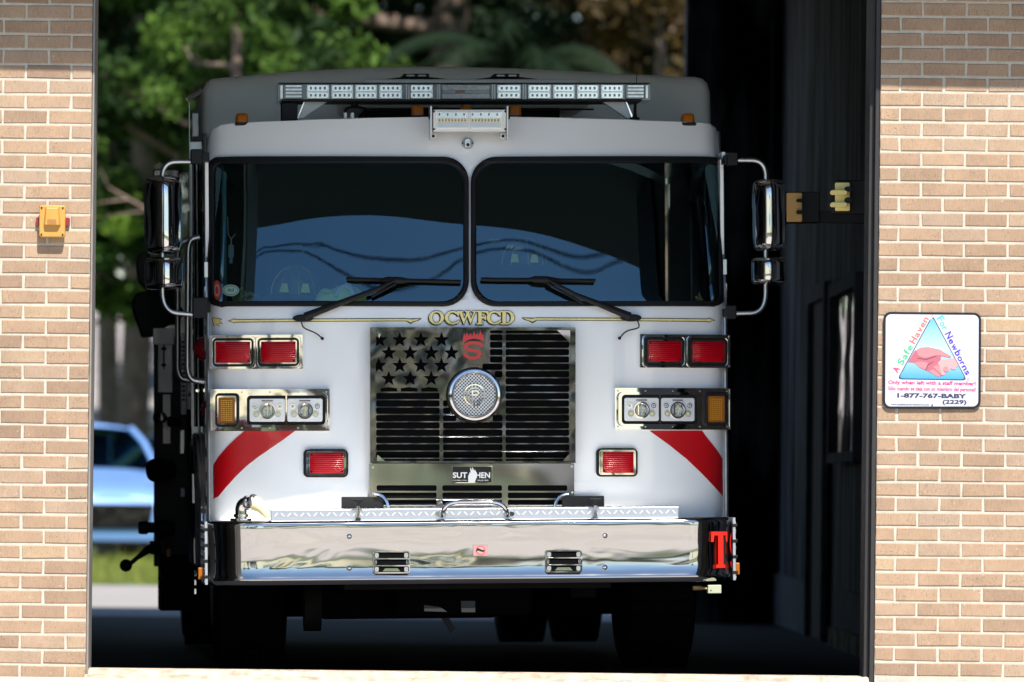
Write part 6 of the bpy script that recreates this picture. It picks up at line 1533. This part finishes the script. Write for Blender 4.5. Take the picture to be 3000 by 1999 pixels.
# ---------------------------------------------------------------- house beyond the trees
MAT['sidewall'] = mat('pale_house_siding', (0.50, 0.48, 0.50), 0.8, var=(2, .08)); MAT['shingle'] = mat('grey_shingles', (0.27, 0.25, 0.25), 0.9, var=(4, .15)); MAT['hbrick'] = mat('pink_brick_wall', (0.38, 0.20, 0.16), 0.9, var=(6, .15))
def house(label, x, y, w_, d_, rz=0):
    t = thing('house', label, 'house', (x, y, -0.1), 'houses', rz)
    bm = BM(); box(bm, -w_/2, w_/2, 0, d_, 0, 2.2); wl = finish('wall', bm, 'hbrick', t, smooth=0)
    bm = BM(); vs = [bm.verts.new(p) for p in ((-w_/2-.5, -.6, 2.1), (w_/2+.5, -.6, 2.1), (w_/2+.5, d_+.6, 2.1), (-w_/2-.5, d_+.6, 2.1), (-w_/2+2.5, d_/2, 4.3), (w_/2-2.5, d_/2, 4.3))]
    for f in ((0, 1, 5, 4), (1, 2, 5), (2, 3, 4, 5), (3, 0, 4), (3, 2, 1, 0)): bm.faces.new([vs[i] for i in f])
    finish('roof', bm, 'shingle', t, smooth=0)
    bm = BM(); box(bm, -w_/2-.5, w_/2+.5, -.62, -.601, 1.96, 2.12); finish('fascia', bm, 'sidewall', t, smooth=0)
    for k in range(4):
        cx_ = -w_/2+w_*(k+.5)/4
        if k == 2:
            bm = BM(); box(bm, cx_-.45, cx_+.45, -.03, .0, 0.02, 2.0); d__ = finish('front_door', bm, 'carblue', t, smooth=0)
            bm = BM(); box(bm, cx_+.33, cx_+.38, -.07, -.03, 0.95, 1.05); finish('handle', bm, 'brass', d__); continue
        bm = BM(); box(bm, cx_-.75, cx_+.75, -.05, -.002, .75, 1.8); f = finish('window', bm, 'white', t, smooth=0)
        bm = BM(); box(bm, cx_-.68, cx_-.03, -.06, -.051, .82, 1.73); box(bm, cx_+.03, cx_+.68, -.06, -.051, .82, 1.73); finish('pane', bm, 'carglass', f, smooth=0)
    return t
house('low pink brick house with grey shingled roof behind the left trees', XD(330, 1200, 108)[0], 80, 15, 9)

# ================================================================ ACROSS THE STREET (what the chrome and the glass mirror)
h2 = house('low house across the street behind the photographer', -14, -62, 16, 9, R(180)); h2['group'] = 'houses'
h3 = house('second low house across the street further right', 18, -66, 15, 9, R(180))
t0 = tree('broad street tree across the road seen in the chrome', -24, -56, 9.5, 4.0, 'leafA', 31, per=150, ncl=60, size=0.16, clr=2.0, group='street trees across the road')
for k, (x, y, sc, rz) in enumerate(((-5, -72, 1.0, 1.0), (7, -58, 0.8, 2.2), (30, -60, 1.1, 0.4), (-38, -60, 1.15, 3.0))):
    c_ = t0.copy(); COL.objects.link(c_); c_.location = (x, y, -0.05); c_.scale = (sc,)*3; c_.rotation_euler.z = rz
    c_['label'] = ['street tree between the two houses across the road', 'smaller street tree right of the photographer across the road', 'large street tree at the far right across the road', 'large street tree at the far left across the road'][k]
    for ch in t0.children:
        d_ = ch.copy(); COL.objects.link(d_); d_.parent = c_
# utility poles and sagging service cables mirrored in the windscreen
MAT['pole'] = mat('weathered_pole', (0.16, 0.13, 0.10), 0.9)
poles = []
for k, x in enumerate((-13.0, 13.5)):
    p = thing('utility_pole', ['weathered utility pole left of the driveway', 'weathered utility pole right of the driveway'][k], 'utility pole', (x, -12.4, 0), 'utility poles')
    bm = BM(); tube(bm, [(0, 0, -.2), (0, 0, 11.0 if k == 0 else 13.8)], [.16, .11], 14); finish('post', bm, 'pole', p, smooth=60)
    zc_ = 10.5 if k == 0 else 13.3
    bm = BM(); box(bm, -1.0, 1.0, -.06, .06, zc_, zc_+.12); finish('crossarm', bm, 'pole', p)
def wire(label, a, b, sag, r_):
    a, b = Vector(a), Vector(b); bm = BM(); P = [a.lerp(b, k/24)-Vector((0, 0, sag*4*(k/24)*(1-k/24))) for k in range(25)]; tube(bm, P, r_, 6)
    tag(finish('power_cable', bm, 'rubber', None, smooth=60), label, 'cable', 'service cables over the driveway')
WX = lambda pts, r_, label: None
def loopwire(label, ctrl, r_, y=-12.3):
    """cable given by (x, z) control points in the plane of the poles, smoothed"""
    P = [Vector((a, y, b)) for a, b in ctrl]; out = []
    for i in range(len(P)-1):
        p0, p1, p2, p3 = P[max(i-1, 0)], P[i], P[i+1], P[min(i+2, len(P)-1)]
        for k in range(10):
            t = k/10; out.append(0.5*((2*p1)+(p2-p0)*t+(2*p0-5*p1+4*p2-p3)*t*t+(3*p1-p0-3*p2+p3)*t**3))
    out.append(P[-1]); bm = BM(); tube(bm, out, r_, 6)
    tag(finish('power_cable', bm, 'rubber', None, smooth=60), label, 'cable', 'service cables over the driveway')
loopwire('upper service cable strung across the driveway', [(-13, 10.6), (-9, 11.3), (-7.07, 11.54), (-6.18, 11.51), (-4.85, 11.45), (-3.53, 11.34), (-1.54, 11.17), (0.6, 11.2), (2.34, 11.5), (3.43, 11.75), (4.65, 11.9), (6.12, 12.1), (7.79, 12.41), (9.69, 12.83), (13.5, 13.4)], 0.013)
loopwire('lower service cable strung across the driveway', [(-13, 10.4), (-9, 11.2), (-7.09, 11.41), (-6.2, 11.40), (-5.29, 11.34), (-4.09, 11.22), (-2.66, 11.0), (-0.9, 10.85), (1.0, 11.0), (2.32, 11.35), (3.77, 11.66), (5.34, 11.83), (6.8, 12.03), (8.67, 12.45), (11.72, 13.05), (13.5, 13.2)], 0.013, y=-12.25)
# two cars parked over the road, only seen as colour in the chrome
MAT['cardark'] = mat('dark_blue_car_paint', (0.02, 0.07, 0.20), 0.25, 0.2, coat=1.0); MAT['carred'] = mat('maroon_car_paint', (0.22, 0.01, 0.02), 0.25, 0.1, coat=1.0)
car('dark blue car parked across the street left of the photographer', -6.5, -34, 0, R(90), 'cardark', 'cars across the street')
car('maroon car parked across the street further left', -12.5, -33, 0, R(90), 'carred', 'cars across the street')
bpy.context.view_layer.update()
